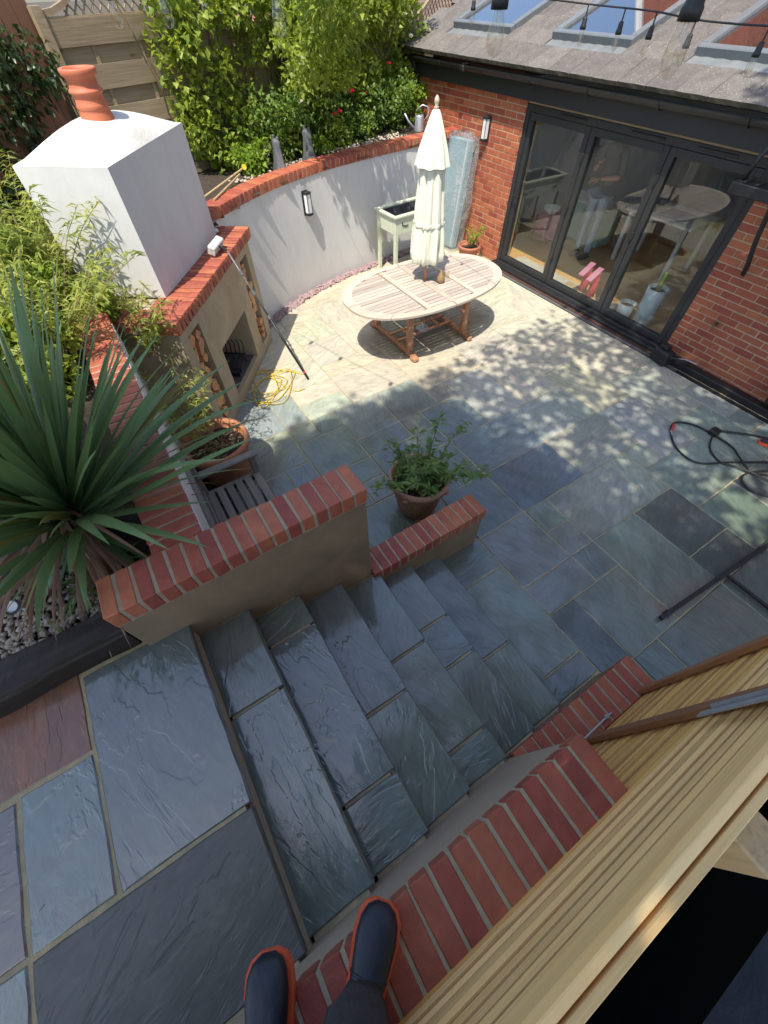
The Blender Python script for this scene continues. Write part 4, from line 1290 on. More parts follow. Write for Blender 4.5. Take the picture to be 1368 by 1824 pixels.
def clay_pot(name, x, y, z, r, h, label, m=M_TERRA, studs=False, feet=False, group=None):
    p = empty(name, (x, y, z), label, 'plant pot', group)
    f = .03 if feet else 0
    pr = [(r * .62, f), (r * .68, f + .02), (r * .80, f + h * .45), (r * .90, f + h * .80), (r * .92, f + h * .83), (r * 1.0, f + h * .86), (r * 1.02, f + h * .93), (r * .99, f + h), (r * .90, f + h), (r * .87, f + h * .93), (r * .84, f + h * .80)]
    new('pot_body', MB().lathe(pr, (x, y, z), 40), m, p, smooth=True)
    so = MB(); n = 28
    so.v.append((x, y, z + f + h * .84))
    for q in range(1, 5):
        for k in range(n):
            a = 2 * math.pi * k / n; rr = r * .855 * q / 4
            so.v.append((x + rr * math.cos(a), y + rr * math.sin(a), z + f + h * (.82 if q < 4 else .80) + random.uniform(-.012, .014)))
    for k in range(n): so.f.append((0, 1 + k, 1 + (k + 1) % n))
    for q in range(3):
        for k in range(n):
            a = 1 + q * n + k; b = 1 + q * n + (k + 1) % n
            so.f.append((a, a + n, b + n, b))
    new('compost', so, M_SOIL, p)
    if studs:
        for t, zz in ((0, .62), (1, .36)):
            for k in range(26):
                a = 2 * math.pi * (k + .5 * t) / 26
                rr = r * (.80 + (.90 - .80) * (zz - .45) / .35) if zz > .45 else r * (.68 + .12 * zz / .45)
                new('stud', STUD, None, p, loc=(x + rr * math.cos(a), y + rr * math.sin(a), z + f + h * zz + .02 * math.sin(3 * a)))
        for k in range(4):
            a = .5 + 2 * math.pi * k / 4
            new('handle_mask', MB().lathe([(0, -.028), (.02, -.02), (.028, 0), (.02, .02), (0, .028)], (x + r * .97 * math.cos(a), y + r * .97 * math.sin(a), z + f + h * .83), 10), m, p, smooth=True)
    if feet:
        for k in range(3):
            a = 3.6 + 2 * math.pi * k / 3
            new('pot_foot', MB().cbox((x + r * .56 * math.cos(a), y + r * .56 * math.sin(a), z + .016), (.07, .06, .032), .012), M_TERRA, p)
    return p
STUD = MB().lathe([(0, -.006), (.0055, -.003), (.0055, .003), (0, .006)], (0, 0, 0), 6).mesh('stud'); STUD.materials.append(M_TERRA2)

def stems(mb, base, n, h, spread, r=.006, bend=.25, seg=6):
    out = []
    for k in range(n):
        a = random.uniform(0, 2 * math.pi); rr = random.uniform(0, 1) ** .5
        b = Vector(base) + Vector((math.cos(a) * rr * spread * .35, math.sin(a) * rr * spread * .35, 0))
        tip = Vector((math.cos(a) * spread * rr, math.sin(a) * spread * rr, h * random.uniform(.65, 1.05)))
        pts = []
        for q in range(seg + 1):
            t = q / seg
            pts.append(b + Vector((tip.x * t ** 1.4, tip.y * t ** 1.4, tip.z * t)) + Vector((mnoise.noise(Vector((k, t * 2, 1))), mnoise.noise(Vector((k, t * 2, 9))), 0)) * bend * h * .2 * t)
        mb.tube(pts, [r * (1 - .7 * q / seg) for q in range(seg + 1)], 5)
        out.append(pts)
    return out

def leaves_on(name, paths, per, L, W, mat_, parent, t0=.15, out=.4, droop=.2, upb=.35, jit=.01):
    P = []; D = []
    for pts in paths:
        for _ in range(per):
            t = t0 + (1 - t0) * random.random(); u = t * (len(pts) - 1); i = min(int(u), len(pts) - 2)
            p = pts[i].lerp(pts[i + 1], u - i)
            a = random.uniform(0, 6.283)
            P.append((p.x + random.gauss(0, jit), p.y + random.gauss(0, jit), p.z + random.gauss(0, jit)))
            D.append((math.cos(a), math.sin(a), upb + random.uniform(-.4, .4)))
    P = np.array(P); D = np.array(D)
    n = len(P)
    me = leaf_mesh(name, P, D, L * RNG.uniform(.6, 1.15, n), W * RNG.uniform(.7, 1.15, n), droop=droop)
    return new(name, me, mat_, parent)

# shrub pot by the low wall
clay_pot('plant_pot', -1.735, 1.445, .0, .268, .43, 'studded terracotta pot behind the low brick-capped wall', M_TERRA2, True, True)
sh = empty('potted_shrub', (-1.735, 1.445, .37), 'leafy green upright shrub growing in the studded clay pot', 'plant')
mb = MB(); ps = stems(mb, (-1.735, 1.46, .38), 17, .50, .44, .0055, .35)
ps += stems(mb, (-1.735, 1.46, .38), 9, .20, .22, .0045, .3)
new('stem', mb, mat('green_stem', (.12, .14, .05), (.16, .13, .06), scale=9, rough=.7, bump=0, objvar=0), sh)
leaves_on('foliage', ps, 32, .092, .028, L_HERB, sh, t0=.2)

# bamboo pot by the fireplace
clay_pot('plant_pot', -3.10, .085, .0, .305, .50, 'wide terracotta pot behind the bench armrest', M_TERRA)
bm = empty('bamboo', (-3.12, .06, .42), 'thin bamboo with dry yellow leaves in the wide terracotta pot', 'plant')
mb = MB(); ps = stems(mb, (-3.18, .0, .42), 15, .80, .36, .005, .4)
new('stem', mb, mat('bamboo_cane', (.25, .20, .08), (.16, .12, .05), scale=9, rough=.6, bump=0, objvar=0), bm)
leaves_on('foliage', ps, 42, .085, .013, L_BAMBOO, bm, t0=.25, droop=.35)
lt = [[Vector((-3.10 + random.gauss(0, .12), .085 + random.gauss(0, .12), .42)), Vector((-3.10 + random.gauss(0, .12), .085 + random.gauss(0, .12), .44))] for _ in range(60)]
leaves_on('leaf_litter', lt, 3, .06, .014, L_DRYBITS, bm, t0=0, droop=0, upb=.05)['kind'] = 'stuff'

# small pot by the doors
clay_pot('plant_pot', -5.60, 5.27, .0, .19, .26, 'small terracotta pot against the brick wall beside the doors', M_TERRA)
sp = empty('potted_plant', (-5.60, 5.27, .2), 'small yellow-green plant in the terracotta pot beside the doors', 'plant')
mb = MB(); ps = stems(mb, (-5.58, 5.27, .22), 9, .32, .16, .005, .3)
new('stem', mb, bpy.data.materials['green_stem'], sp)
leaves_on('foliage', ps, 22, .055, .025, L_SHRUB, sp, t0=.2)

pp = [(random.uniform(-3.3, -1.36), random.uniform(-.215, -.235 + .06), .012 + random.uniform(0, .03)) for _ in range(300)]
pp += [(random.uniform(-3.4, -1.36), random.uniform(-.21, .0), .012 + random.uniform(0, .02)) for _ in range(700)]
new('bark_mulch', chips(pp, .014, .034), mat('brown_bark', (.055, .035, .026), (.10, .065, .05), scale=10, rough=.85, bump=.3, objvar=0), None, 'dark bark mulch between the bench and the planter wall', 'mulch', kind='stuff')
# ================================================================== BENCH
bn = empty('garden_bench', (-2.1, .05, 0), 'grey weathered slatted garden bench behind the tall stair wall', 'bench')
bx0, bx1 = -2.62, -1.40
for k in range(6):
    y = -.155 + k * .083
    new('seat_slat', MB().cbox(((bx0 + bx1) / 2 + .03, y, .425), (bx1 - bx0 - .02, .062, .022), .004), M_BENCH, bn)
for x in (bx0 + .03, bx1 - .03):
    new('armrest', MB().cbox((x, .075, .635), (.075, .53, .036), .010), M_BENCHY, bn)
    new('leg', MB().cbox((x, .275, .31), (.055, .055, .62), .006), M_BENCHY, bn)
    new('leg', MB().cbox((x, -.19, .44), (.055, .055, .88), .006), M_BENCHY, bn)
    new('seat_rail', MB().cbox((x, .04, .385), (.045, .42, .06), .004), M_BENCHY, bn)
new('seat_support', MB().cbox(((bx0 + bx1) / 2, .04, .385), (.045, .40, .05), .004), M_BENCHY, bn)
new('front_rail', MB().cbox(((bx0 + bx1) / 2, .283, .375), (bx1 - bx0 - .12, .03, .07), .004), M_BENCH, bn)
new('back_rail', MB().cbox(((bx0 + bx1) / 2, -.205, .875), (bx1 - bx0 - .06, .035, .08), .006), M_BENCH, bn)
new('back_rail', MB().cbox(((bx0 + bx1) / 2, -.20, .49), (bx1 - bx0 - .12, .03, .06), .005), M_BENCH, bn)
for k in range(9):
    new('back_slat', MB().cbox((bx0 + .15 + k * (bx1 - bx0 - .3) / 8, -.202, .68), (.045, .016, .32), .003), M_BENCH, bn)

# ================================================================== BACK FENCE
FP0 = Vector((-8.25, 5.62, 0)); FDIR = Vector((-.257, .966, 0)).normalized(); FNRM = Vector((FDIR.y, -FDIR.x, 0))   # normal towards the garden
FANG2 = math.atan2(FDIR.y, FDIR.x) - math.pi / 2
def fq(s, d, z): return FP0 + FDIR * s + FNRM * d + Vector((0, 0, z))
def fbx(mb, s0, s1, d0, d1, z0, z1):
    vs = [fq(s, d, z) for s in (s0, s1) for d in (d0, d1) for z in (z0, z1)]
    return mb.add(vs, [(0, 1, 3, 2), (4, 6, 7, 5), (0, 4, 5, 1), (2, 3, 7, 6), (0, 2, 6, 4), (1, 5, 7, 3)])
POSTS = [1.98, .15, -1.68, -3.51, -5.34]
pname = {0: 'far panel of the back fence beyond the house corner', 1: 'back fence panel nearest the house, half hidden by climbers', 2: 'back fence panel behind the flowering roses', 3: 'leftmost back fence panel, bare boards behind the chimney pot'}
for q in range(4):
    a, b = POSTS[q + 1] + .05, POSTS[q] - .05
    fc = empty('timber_fence', fq((a + b) / 2, 0, 1.2), 'weathered timber ' + pname[q], 'fence')
    zo = (0, 0, .14, .28)[q]
    for k in range(8 + (0, 0, 1, 2)[q]):
        z = 1.22 + k * .155 + (0, 0, -.015, -.03)[q]
        d = .018 if k % 2 else -.012
        mb = MB(); fbx(mb, a, b, d, d + .016, z, z + .170 + (.01 if k % 2 else 0))
        me = mb.mesh('board'); c = fq((a + b) / 2, 0, z)
        me.transform(Matrix.Rotation(-FANG2, 4, 'Z') @ Matrix.Translation(-c))
        new('board', me, M_FENCE, fc, loc=c, rot=(0, 0, FANG2))
    for s in (a + .35, (a + b) / 2, b - .35):
        new('batten', fbx(MB(), s - .02, s + .02, .004, .018, 1.22, 2.44 + zo), M_FENCE, fc)
    # wavy capped trellis on top
    zz = lambda t: 2.50 + zo + .33 * math.sin(math.pi * t) ** 2
    n = 18
    cap = MB()
    for k in range(n + 1):
        s = a + (b - a) * k / n; z = zz(k / n)
        for d, e in ((-.02, 0), (.035, 0), (.035, .045), (-.02, .045)): cap.v.append(tuple(fq(s, d, z + e)))
    for k in range(n):
        for w in range(4):
            i0 = k * 4 + w; i1 = k * 4 + (w + 1) % 4
            cap.f.append((i0, i0 + 4, i1 + 4, i1))
    new('wavy_cap', cap, M_FENCE, fc)
    for sg in (1, -1):
        s = a - .5
        while s < b + .5:
            seg = []
            for k in range(12):
                u = s + sg * .32 * k / 11; z = 2.46 + zo + .40 * k / 11
                if a < u < b and z < zz((u - a) / (b - a)): seg.append(fq(u, .004 if sg > 0 else .014, z))
            if len(seg) > 2:
                new('lattice_strip', MB().tube(seg, .009, 4), M_FENCE, fc)
            s += .085
    new('lattice_sill', fbx(MB(), a, b, -.008, .026, 2.455 + zo, 2.50 + zo), M_FENCE, fc)
plab = ['post of the back fence beyond the house', 'pale concrete fence post at the house corner', 'fence post between the two climber-covered panels', 'fence post half hidden by pale climbers', 'corner fence post at the far left of the back fence']
for q, s in enumerate(POSTS):
    new('fence_post', fbx(MB(), s - .045, s + .045, -.045, .05, 1.0, 2.50 + (0, 0, .1, .25, .35)[q]), M_FENCE if q != 1 else M_GALV, None, plab[q], 'post', 'fence posts')
# neighbour's roof beyond the fence
nr = empty('neighbour_house', (-13.5, 9.5, 0), 'neighbouring house with brown tiled roof beyond the back fence', 'house')
new('wall', MB().box(-18, -12.6, 6.0, 13.5, -.1, 2.2), M_MAINBRICK, nr)
for r in range(9):
    x = -12.3 - r * .30; z = 2.15 + r * .17
    rw_ = MB()
    for k in range(34):
        y = 5.8 + k * .235
        rw_.cbox((x, y, z + .02 + random.uniform(-.004, .004)), (.36, .228, .022), .004, Matrix.Translation((x, y, z)) @ Matrix.Rotation(.5, 4, 'Y') @ Matrix.Translation((-x, -y, -z)))
    new('tile_course', rw_, M_NTILE, nr, kind='stuff')

# side fence with ivy (left)
sf = empty('side_fence', (-5.8, -.9, 1.2), 'dark brown side fence smothered in ivy at the far left', 'fence')
SA, SB = Vector((-6.95, .42, 0)), Vector((-5.15, -2.6, 0))
sdir = (SB - SA).normalized(); snrm = Vector((-sdir.y, sdir.x, 0))
if snrm.x < 0: snrm = -snrm
M_SIDE = wood_material('red_brown_fence_wood', (.22, .10, .05), (.30, .16, .09), .8, axis=2, knots=False)
for k in range(22):
    p = SA + sdir * (k * .158 + .08)
    new('board', MB().cbox((0, 0, 0), (.15, .02, 1.75), .003, Matrix.Translation((p.x, p.y, 2.1)) @ Matrix.Rotation(math.atan2(sdir.y, sdir.x), 4, 'Z')), M_SIDE, sf)

# ================================================================== FOLIAGE HELPERS
def blob_leaves(name, centers, radii, n, L, W, m, parent, droop=.2, upb=.2, flat=1.0, hollow=.35):
    centers = np.array(centers, float); radii = np.array(radii, float)
    w = radii ** 2; w = w / w.sum()
    ci = RNG.choice(len(centers), n, p=w)
    d = unit(RNG.normal(size=(n, 3)))
    rr = (hollow + (1 - hollow) * RNG.random(n) ** .6)[:, None]
    P = centers[ci] + d * rr * radii[ci][:, None] * np.array([1, 1, flat])
    D = d * .7 + RNG.normal(size=(n, 3)) * .6 + np.array([0, 0, upb])
    me = leaf_mesh(name, P, D, L * RNG.uniform(.55, 1.2, n), W * RNG.uniform(.6, 1.2, n), droop=droop)
    return new(name, me, m, parent)

def climber(name, label, s0, s1, z0, z1, n, L, W, m, depth, nst=7, seed=0, thin=0.0):
    rnd = random.Random(seed)
    p = empty(name, fq((s0 + s1) / 2, .25, 1.42), label, 'climber')
    mb = MB()
    for k in range(nst):
        s = rnd.uniform(s0, s1); pts = []
        ss = s
        for q in range(9):
            t = q / 8
            ss += rnd.uniform(-.10, .10)
            pts.append(fq(ss, .12 + rnd.uniform(-.03, depth * .4 * math.sin(3 * t)), 1.40 + (z1 - 1.40) * t))
        mb.tube(pts, [.014 * (1 - .6 * q / 8) for q in range(9)], 5)
    new('stem', mb, M_TWIG, p, kind='stuff')
    cs, rs = [], []
    for k in range(70):
        s = rnd.uniform(s0, s1); z = rnd.uniform(z0, z1)
        if rnd.random() < thin * max(0, 1 - (s1 - s) / (s1 - s0) * 1.4): continue
        c = fq(s, rnd.uniform(.06, depth), z); cs.append(tuple(c)); rs.append(rnd.uniform(.12, .26))
    blob_leaves('foliage', cs, rs, n, L, W, m, p, droop=.12, upb=.25)
    return p, cs
M_TWIG = mat('twig', (.13, .09, .05), (.09, .065, .04), scale=12, rough=.85, bump=.3, objvar=0)

def flower(parent, p, r, m, name='flower'):
    P = []; D = []
    for k in range(14):
        a = k * 2.4; e = .2 + .75 * (k / 14)
        P.append(p); D.append((math.cos(a) * (1 - e * .7), math.sin(a) * (1 - e * .7), e))
    me = leaf_mesh(name, np.array(P), np.array(D), r * np.linspace(1, .7, 14), r * .9, droop=-.1)
    new(name, me, m, parent)

c1, cs1 = climber('climbing_vine', 'pale green leafy vine trailing over the bare fence boards', -4.3, -2.9, 1.5, 3.05, 4200, .08, .068, L_VINE, .40, 8, 1, .55)
c2, cs2 = climber('climbing_rose', 'dense climbing rose with small red flowers on the back fence', -3.1, -1.2, 1.45, 3.25, 11000, .075, .062, L_VINE, .62, 12, 2)
c3, cs3 = climber('climbing_rose', 'taller pale climbing rose with white blooms nearest the house', -1.6, .05, 1.45, 3.0, 7500, .07, .06, L_VINE, .50, 9, 3)
c4, cs4 = climber('leafy_shrub', 'darker green shrub growing low beneath the climbing roses', -3.6, -.6, 1.42, 2.0, 6500, .06, .045, L_ROSE, .75, 12, 4)
_cs, _rs2 = [], []
_ro = random.Random(14)
for k in range(105):
    z = _ro.uniform(2.2, 3.6)
    _cs.append(tuple(fq(_ro.uniform(-3.5, -2.3), .95 + .80 * (_ro.random() ** .6) * (z - 1.6) / 1.2, z))); _rs2.append(_ro.uniform(.06, .13))
blob_leaves('arching_sprays', _cs, _rs2, 5200, .07, .05, L_VINE, c2, droop=.15, upb=.1)
rr_ = random.Random(8)
for k in range(9):
    s = rr_.uniform(-2.6, -1.0); flower(c2, tuple(fq(s, rr_.uniform(.55, .8), rr_.uniform(1.75, 2.4))), .045, L_REDFL)
for k in range(6):
    s = rr_.uniform(-1.3, .0); flower(c3, tuple(fq(s, rr_.uniform(.5, .65), rr_.uniform(1.7, 2.7))), .05, L_WFL)
flower(c2, tuple(fq(-2.85, .72, 1.98)), .065, L_WFL)
# bare trunk among the roses
tk = empty('small_tree', fq(-1.15, .40, 1.4), 'small bare-trunked tree standing among the roses', 'tree')
new('trunk', MB().tube([fq(-1.15, .40, 1.38), fq(-1.17, .40, 1.8), fq(-1.22, .38, 2.3), fq(-1.25, .36, 2.8)], [.055, .042, .036, .028], 9), M_TWIG, tk, smooth=True)
blob_leaves('crown', [tuple(fq(-1.3, .40, 2.9)), tuple(fq(-1.0, .45, 3.05)), tuple(fq(-1.6, .4, 3.05))], [.32, .28, .3], 1500, .07, .045, L_VINE, tk)

def shrub(name, label, c, r, h, n, L, W, m, nst=10, cat='shrub', nb=9):
    p = empty(name, c, label, cat)
    mb = MB(); ps = stems(mb, c, nst, h * .9, r * .9, .008, .4)
    new('stem', mb, M_TWIG, p)
    cs, rs = [], []
    for k in range(nb):
        a = random.uniform(0, 6.28); q = random.uniform(0, r * .75)
        cs.append((c[0] + math.cos(a) * q, c[1] + math.sin(a) * q, c[2] + h * random.uniform(.3, .9))); rs.append(r * random.uniform(.25, .5))
    blob_leaves('foliage', cs, rs, n, L, W, m, p)
    return p
shrub('lime_shrub', 'bright lime green bush at the left end of the curved bed', tuple(fq(-3.75, .70, 1.42)), .26, .36, 900, .08, .05, L_SHRUB)
shrub('lime_shrub', 'low yellow-green clump beside the grey resin figures', tuple(fq(-2.75, .82, 1.42)), .17, .22, 420, .06, .045, L_SHRUB)
shrub('lime_shrub', 'yellow-green plant at the foot of the house-end post', tuple(fq(-.35, .55, 1.42)), .28, .45, 900, .07, .045, L_SHRUB)
pp = []
for _ in range(420):
    q = fq(random.uniform(-4.2, -1.0), random.uniform(.72, 1.02), 1.44)
    pp.append((q.x, q.y, q.z + random.uniform(0, .015)))
new('white_gravel', chips(pp, .012, .026), M_PEBBLE, None, 'pale gravel scattered over the curved bed behind the coping', 'gravel', kind='stuff')

# grey resin figures, watering can, garden tools on the bed
def figure_resin(x, y, lab, tall, rz_):
    f = empty('garden_ornament', (x, y, 1.44), lab, 'ornament', 'grey resin ornaments on the curved bed')
    Mx = Matrix.Translation((x, y, 1.44)) @ Matrix.Rotation(rz_, 4, 'Z')
    pr = [(.0, 0), (.10, 0), (.095, .03), (.07, .10), (.058, .20), (.05, tall * .75), (.055, tall * .9), (.035, tall), (0, tall)]
    mb = MB().lathe(pr, (0, 0, 0), 20, lambda a, i: 1 + .16 * math.cos(5 * a + i * .3))
    me = mb.mesh('body', True); me.transform(Matrix.Translation((x, y, 1.44)) @ Matrix.Rotation(rz_, 4, 'Z') @ Matrix.Diagonal((1.15, .7, 1, 1)))
    new('body', me, M_GREYTHING, f)
    new('ear', MB().cbox((-.035, 0, tall + .01), (.03, .03, .05), .008, Mx), M_GREYTHING, f)
    new('ear', MB().cbox((.035, 0, tall + .0), (.03, .03, .04), .008, Mx), M_GREYTHING, f)
figure_resin(-6.43, 2.46, 'mottled grey resin ornament, left one of the pair on the coping', .33, .4)
figure_resin(-6.60, 2.98, 'plain dark grey resin ornament, right one of the pair on the coping', .34, .6)
wc = empty('watering_can', (-6.86, 5.02, 1.50), 'galvanised watering can on the coping beside the house', 'watering can')
new('body', MB().lathe([(0, 0), (.072, 0), (.072, .01), (.066, .17), (.06, .185), (.055, .185), (.06, .17), (.064, .02), (0, .02)], (-6.86, 5.02, 1.50), 24), M_GALV, wc, smooth=True)
new('spout', MB().tube([(-6.90, 4.96, 1.53), (-6.96, 4.88, 1.62), (-6.99, 4.83, 1.70)], [.018, .013, .012], 10), M_GALV, wc, smooth=True)
new('handle', MB().tube([(-6.84, 5.07, 1.60), (-6.80, 5.14, 1.68), (-6.80, 5.15, 1.76), (-6.85, 5.06, 1.79), (-6.90, 4.98, 1.73)], .009, 8), M_GALV, wc, smooth=True)
for k, (p0, p1, lab, hm) in enumerate((((-5.70, 1.16, 1.515), (-6.50, 1.98, 1.53), 'wooden handled rake with yellow head lying on the coping', M_YELLOW), ((-5.62, 1.30, 1.515), (-6.30, 1.86, 1.525), 'slim wooden garden cane lying in front of the rake', None))):
    r_ = empty('garden_rake' if hm else 'garden_cane', p0, lab, 'garden tool')
    new('shaft', MB().tube([p0, p1], .011, 8), M_POST, r_)
    if hm: new('head', MB().lathe([(0, 0), (.016, 0), (.026, .04), (.03, .07), (0, .07)], (0, 0, 0), 12, M=Matrix.Translation((p1[0], p1[1], p1[2])) @ Matrix.Rotation(1.2, 4, 'Y')), M_YELLOW, r_)

# wall lamps
def wall_lamp(x, y, z, nrm, lab):
    a = math.atan2(nrm[1], nrm[0])
    Mx = Matrix.Translation((x, y, z)) @ Matrix.Rotation(a, 4, 'Z')
    w = empty('wall_lamp', (x, y, z), lab, 'wall lamp')
    new('back_plate', MB().cbox((.008, 0, 0), (.016, .10, .28), .003, Mx), M_BLACK, w)
    new('diffuser', MB().cbox((.052, 0, 0), (.066, .066, .215), .004, Mx), M_LENS, w)
    for t in (-1, 1):
        new('cap', MB().cbox((.052, 0, t * .122), (.085, .085, .022), .003, Mx), M_BLACK, w)
        new('corner_bar', MB().cbox((.087, t * .036, 0), (.008, .008, .23), .002, Mx), M_BLACK, w)
        new('corner_bar', MB().cbox((.02, t * .036, 0), (.008, .008, .23), .002, Mx), M_BLACK, w)
wall_lamp(-5.95, HY - .004, 1.60, (0, -1), 'black box wall lamp on the brick wall left of the doors')
_n = normal_at(45)
wall_lamp(CC[45].x + _n.x * .002, CC[45].y + _n.y * .002, 1.13, (_n.x, _n.y), 'black box wall lamp on the curved white wall')

# ================================================================== LEFT BED: ivy, bamboo hedge, cordyline
iv = empty('ivy', (-6.2, -.5, 1.3), 'dark ivy mass hanging over the side fence at far left', 'climber')
cs, rs = [], []
for k in range(80):
    t = random.random(); p = SA.lerp(SB, t) + snrm * random.uniform(.05, .28)
    cs.append((p.x, p.y, random.uniform(1.35, 2.75))); rs.append(random.uniform(.14, .3))
blob_leaves('foliage', cs, rs, 7500, .07, .06, L_IVY, iv, droop=.35, upb=-.2)
mb = MB()
for k in range(8):
    p = SA.lerp(SB, k / 8 + .03) + snrm * .06
    mb.tube([(p.x, p.y, 1.3), (p.x + random.uniform(-.1, .1), p.y + random.uniform(-.1, .1), 2.0), (p.x + random.uniform(-.2, .2), p.y, 2.7)], [.02, .014, .008], 6)
new('stem', mb, M_TWIG, iv, kind='stuff')

def bamboo_clump(c, h, spread, n, per, lab, L=.11, W=.017):
    p = empty('bamboo', c, lab, 'bamboo')
    mb = MB(); ps = stems(mb, c, n, h, spread, .006, .5)
    new('cane', mb, bpy.data.materials['bamboo_cane'], p, kind='stuff')
    leaves_on('foliage', ps, per, L, W, L_BAMBOO, p, t0=.25, droop=.35, upb=.25)
    return p
bamboo_clump((-4.75, -.62, 1.33), .95, .75, 56, 70, 'tall yellow-green bamboo leaning against the white chimney breast')
bamboo_clump((-3.65, -.75, 1.33), .70, .70, 52, 70, 'bamboo clump between the palm and the chimney breast')
bamboo_clump((-3.85, -.12, 1.05), .50, .36, 20, 40, 'bamboo spilling over the planter wall beside the fireplace', .10, .015)
bamboo_clump((-4.2, -1.7, 1.33), .85, .8, 40, 60, 'bamboo clump at the left edge behind the palm')
shrub('green_shrub', 'tangled broad-leaved shrub at the foot of the white chimney breast', (-4.35, -.62, 1.3), .42, .50, 2200, .075, .045, L_SHRUB)
shrub('green_shrub', 'loose mid green shrub beside the planter wall cap', (-3.35, -.72, 1.3), .40, .42, 2000, .07, .04, L_VINE)
shrub('green_shrub', 'small leafy shrub spilling over the fireplace shoulder', (-4.02, -.22, 1.28), .24, .30, 900, .06, .035, L_VINE)
shrub('green_shrub', 'mid green leafy shrub behind the palm in the left bed', (-3.2, -1.35, 1.3), .55, .62, 2400, .08, .045, L_SHRUB)
shrub('green_shrub', 'leafy shrub in front of the dark ivy', (-4.9, -1.25, 1.33), .55, .75, 2200, .08, .05, L_ROSE)
bd = shrub('butterfly_bush', 'bush with a purple flower spike at the left edge', (-4.45, -.98, 1.4), .25, .75, 500, .09, .03, L_ROSE)
P = []; D = []
for k in range(160):
    t = k / 160; P.append((-4.42 + t * .18, -.92 + t * .05, 2.02 + t * .03)); a = k * 2.4; D.append((.3, math.cos(a), math.sin(a)))
new('flower_spike', leaf_mesh('flower_spike', np.array(P), np.array(D), .045, .025), L_PURP, bd)

# cordyline palm: every strap leaf its own part
cd = empty('cordyline_palm', (-1.93, -.80, 1.12), 'spiky cordyline palm with long strap leaves in the left bed', 'palm')
trunk = [(-1.95, -.80, 1.05), (-1.93, -.79, 1.22), (-1.88, -.76, 1.40), (-1.84, -.73, 1.55)]
new('trunk', MB().tube(trunk, [.14, .12, .10, .06], 14), mat('fibrous_trunk', (.10, .06, .035), (.05, .03, .02), scale=14, rough=.9, bump=1.0, bscale=30, stretch=(1, 1, .3), objvar=0, bdist=.02), cd, smooth=True)
def strap(base, az, el, L, W, sag, m, name, twist=0.0):
    n = 9; mb = MB()
    d0 = Vector((math.cos(az) * math.cos(el), math.sin(az) * math.cos(el), math.sin(el)))
    side0 = Vector((-math.sin(az), math.cos(az), 0))
    p = Vector(base); d = d0.copy()
    for k in range(n + 1):
        t = k / n
        w = W * (.55 + .45 * min(1, t * 5)) * (1 - t ** 3.2) * .5 + .0008
        up = side0.cross(d).normalized()
        sd = side0 * math.cos(twist * t) + up * math.sin(twist * t)
        mb.v += [tuple(p - sd * w + up * w * .35), tuple(p), tuple(p + sd * w + up * w * .35)]
        p = p + d * (L / n)
        d = (d + Vector((0, 0, -1)) * sag / n * (.4 + 1.6 * t)).normalized()
    for k in range(n):
        i0 = k * 3
        mb.f += [(i0, i0 + 1, i0 + 4, i0 + 3), (i0 + 1, i0 + 2, i0 + 5, i0 + 4)]
    return new(name, mb, m, cd, smooth=True)
rl = random.Random(21)
for k in range(185):
    t = (k + .5) / 185
    el = 1.50 - 1.12 * t ** .9 + rl.uniform(-.14, .14)
    az = k * 2.39996 + rl.uniform(-.25, .25)
    b = Vector(trunk[3]) + Vector((math.cos(az) * .05, math.sin(az) * .05, .06 - .24 * t))
    L = rl.uniform(.74, 1.04) * (.9 + .2 * math.sin(min(1, t * 1.6) * math.pi / 2))
    if math.cos(az + .75) > .5: L *= .78                      # shorter towards the landing
    strap(b, az, el, L, rl.uniform(.034, .053), rl.uniform(.1, .65) * (.3 + t), L_CORD if rl.random() < .9 else L_CORDYEL, 'leaf', rl.uniform(-1.1, 1.1))
for k in range(14):
    az = rl.uniform(0, 6.28)
    b = Vector(trunk[3]) + Vector((math.cos(az) * .06, math.sin(az) * .06, -.22))
    strap(b, az, rl.uniform(-.1, .3), rl.uniform(.35, .52), rl.uniform(.03, .045), rl.uniform(.9, 1.6), L_CORD if k % 3 else L_CORDYEL, 'leaf', rl.uniform(-1, 1))
for k in range(64):
    az = rl.uniform(-2.2, .2) if k < 50 else rl.uniform(0, 6.28)
    b = Vector(trunk[2]) + Vector((math.cos(az) * .10, math.sin(az) * .10, rl.uniform(-.16, .12)))
    strap(b, az, rl.uniform(-.5, .1), rl.uniform(.4, .72), rl.uniform(.014, .032), rl.uniform(.3, 1.0), L_CORDDRY, 'dry_leaf', rl.uniform(-1.5, 1.5))

# strappy ground plants, pebbles, spotlight, timber sleeper
gp = empty('strappy_plant', (-1.55, -.80, 1.13), 'low strappy green plant beside the palm trunk', 'plant')
def blade(base, az, L, W, m, par):
    n = 6; mb = MB(); p = Vector(base); d = Vector((math.cos(az), math.sin(az), 1.1)).normalized(); sd = Vector((-math.sin(az), math.cos(az), 0))
    for k in range(n + 1):
        w = W * (1 - (k / n) ** 2) * .5 + .0006
        mb.v += [tuple(p - sd * w), tuple(p + sd * w)]
        p = p + d * L / n; d = (d + Vector((0, 0, -.42))).normalized()
    for k in range(n): mb.f.append((k * 2, k * 2 + 1, k * 2 + 3, k * 2 + 2))
    new('leaf', mb, m, par, smooth=True)
for k in range(46):
    blade((-1.55 + rl.gauss(0, .10), -.80 + rl.gauss(0, .12), 1.12), rl.uniform(0, 6.28), rl.uniform(.2, .36), .012, L_HERB, gp)
pp = [(random.uniform(-1.85, -1.38), random.uniform(-1.7, -.70), 1.135 + random.uniform(0, .02)) for _ in range(1100)]
new('pebbles', chips(pp, .010, .022), M_PEBBLE, None, 'cream pebbles spread behind the dark timber sleeper', 'pebbles', kind='stuff')
slp = MB(); _n1, _n2 = 60, 24
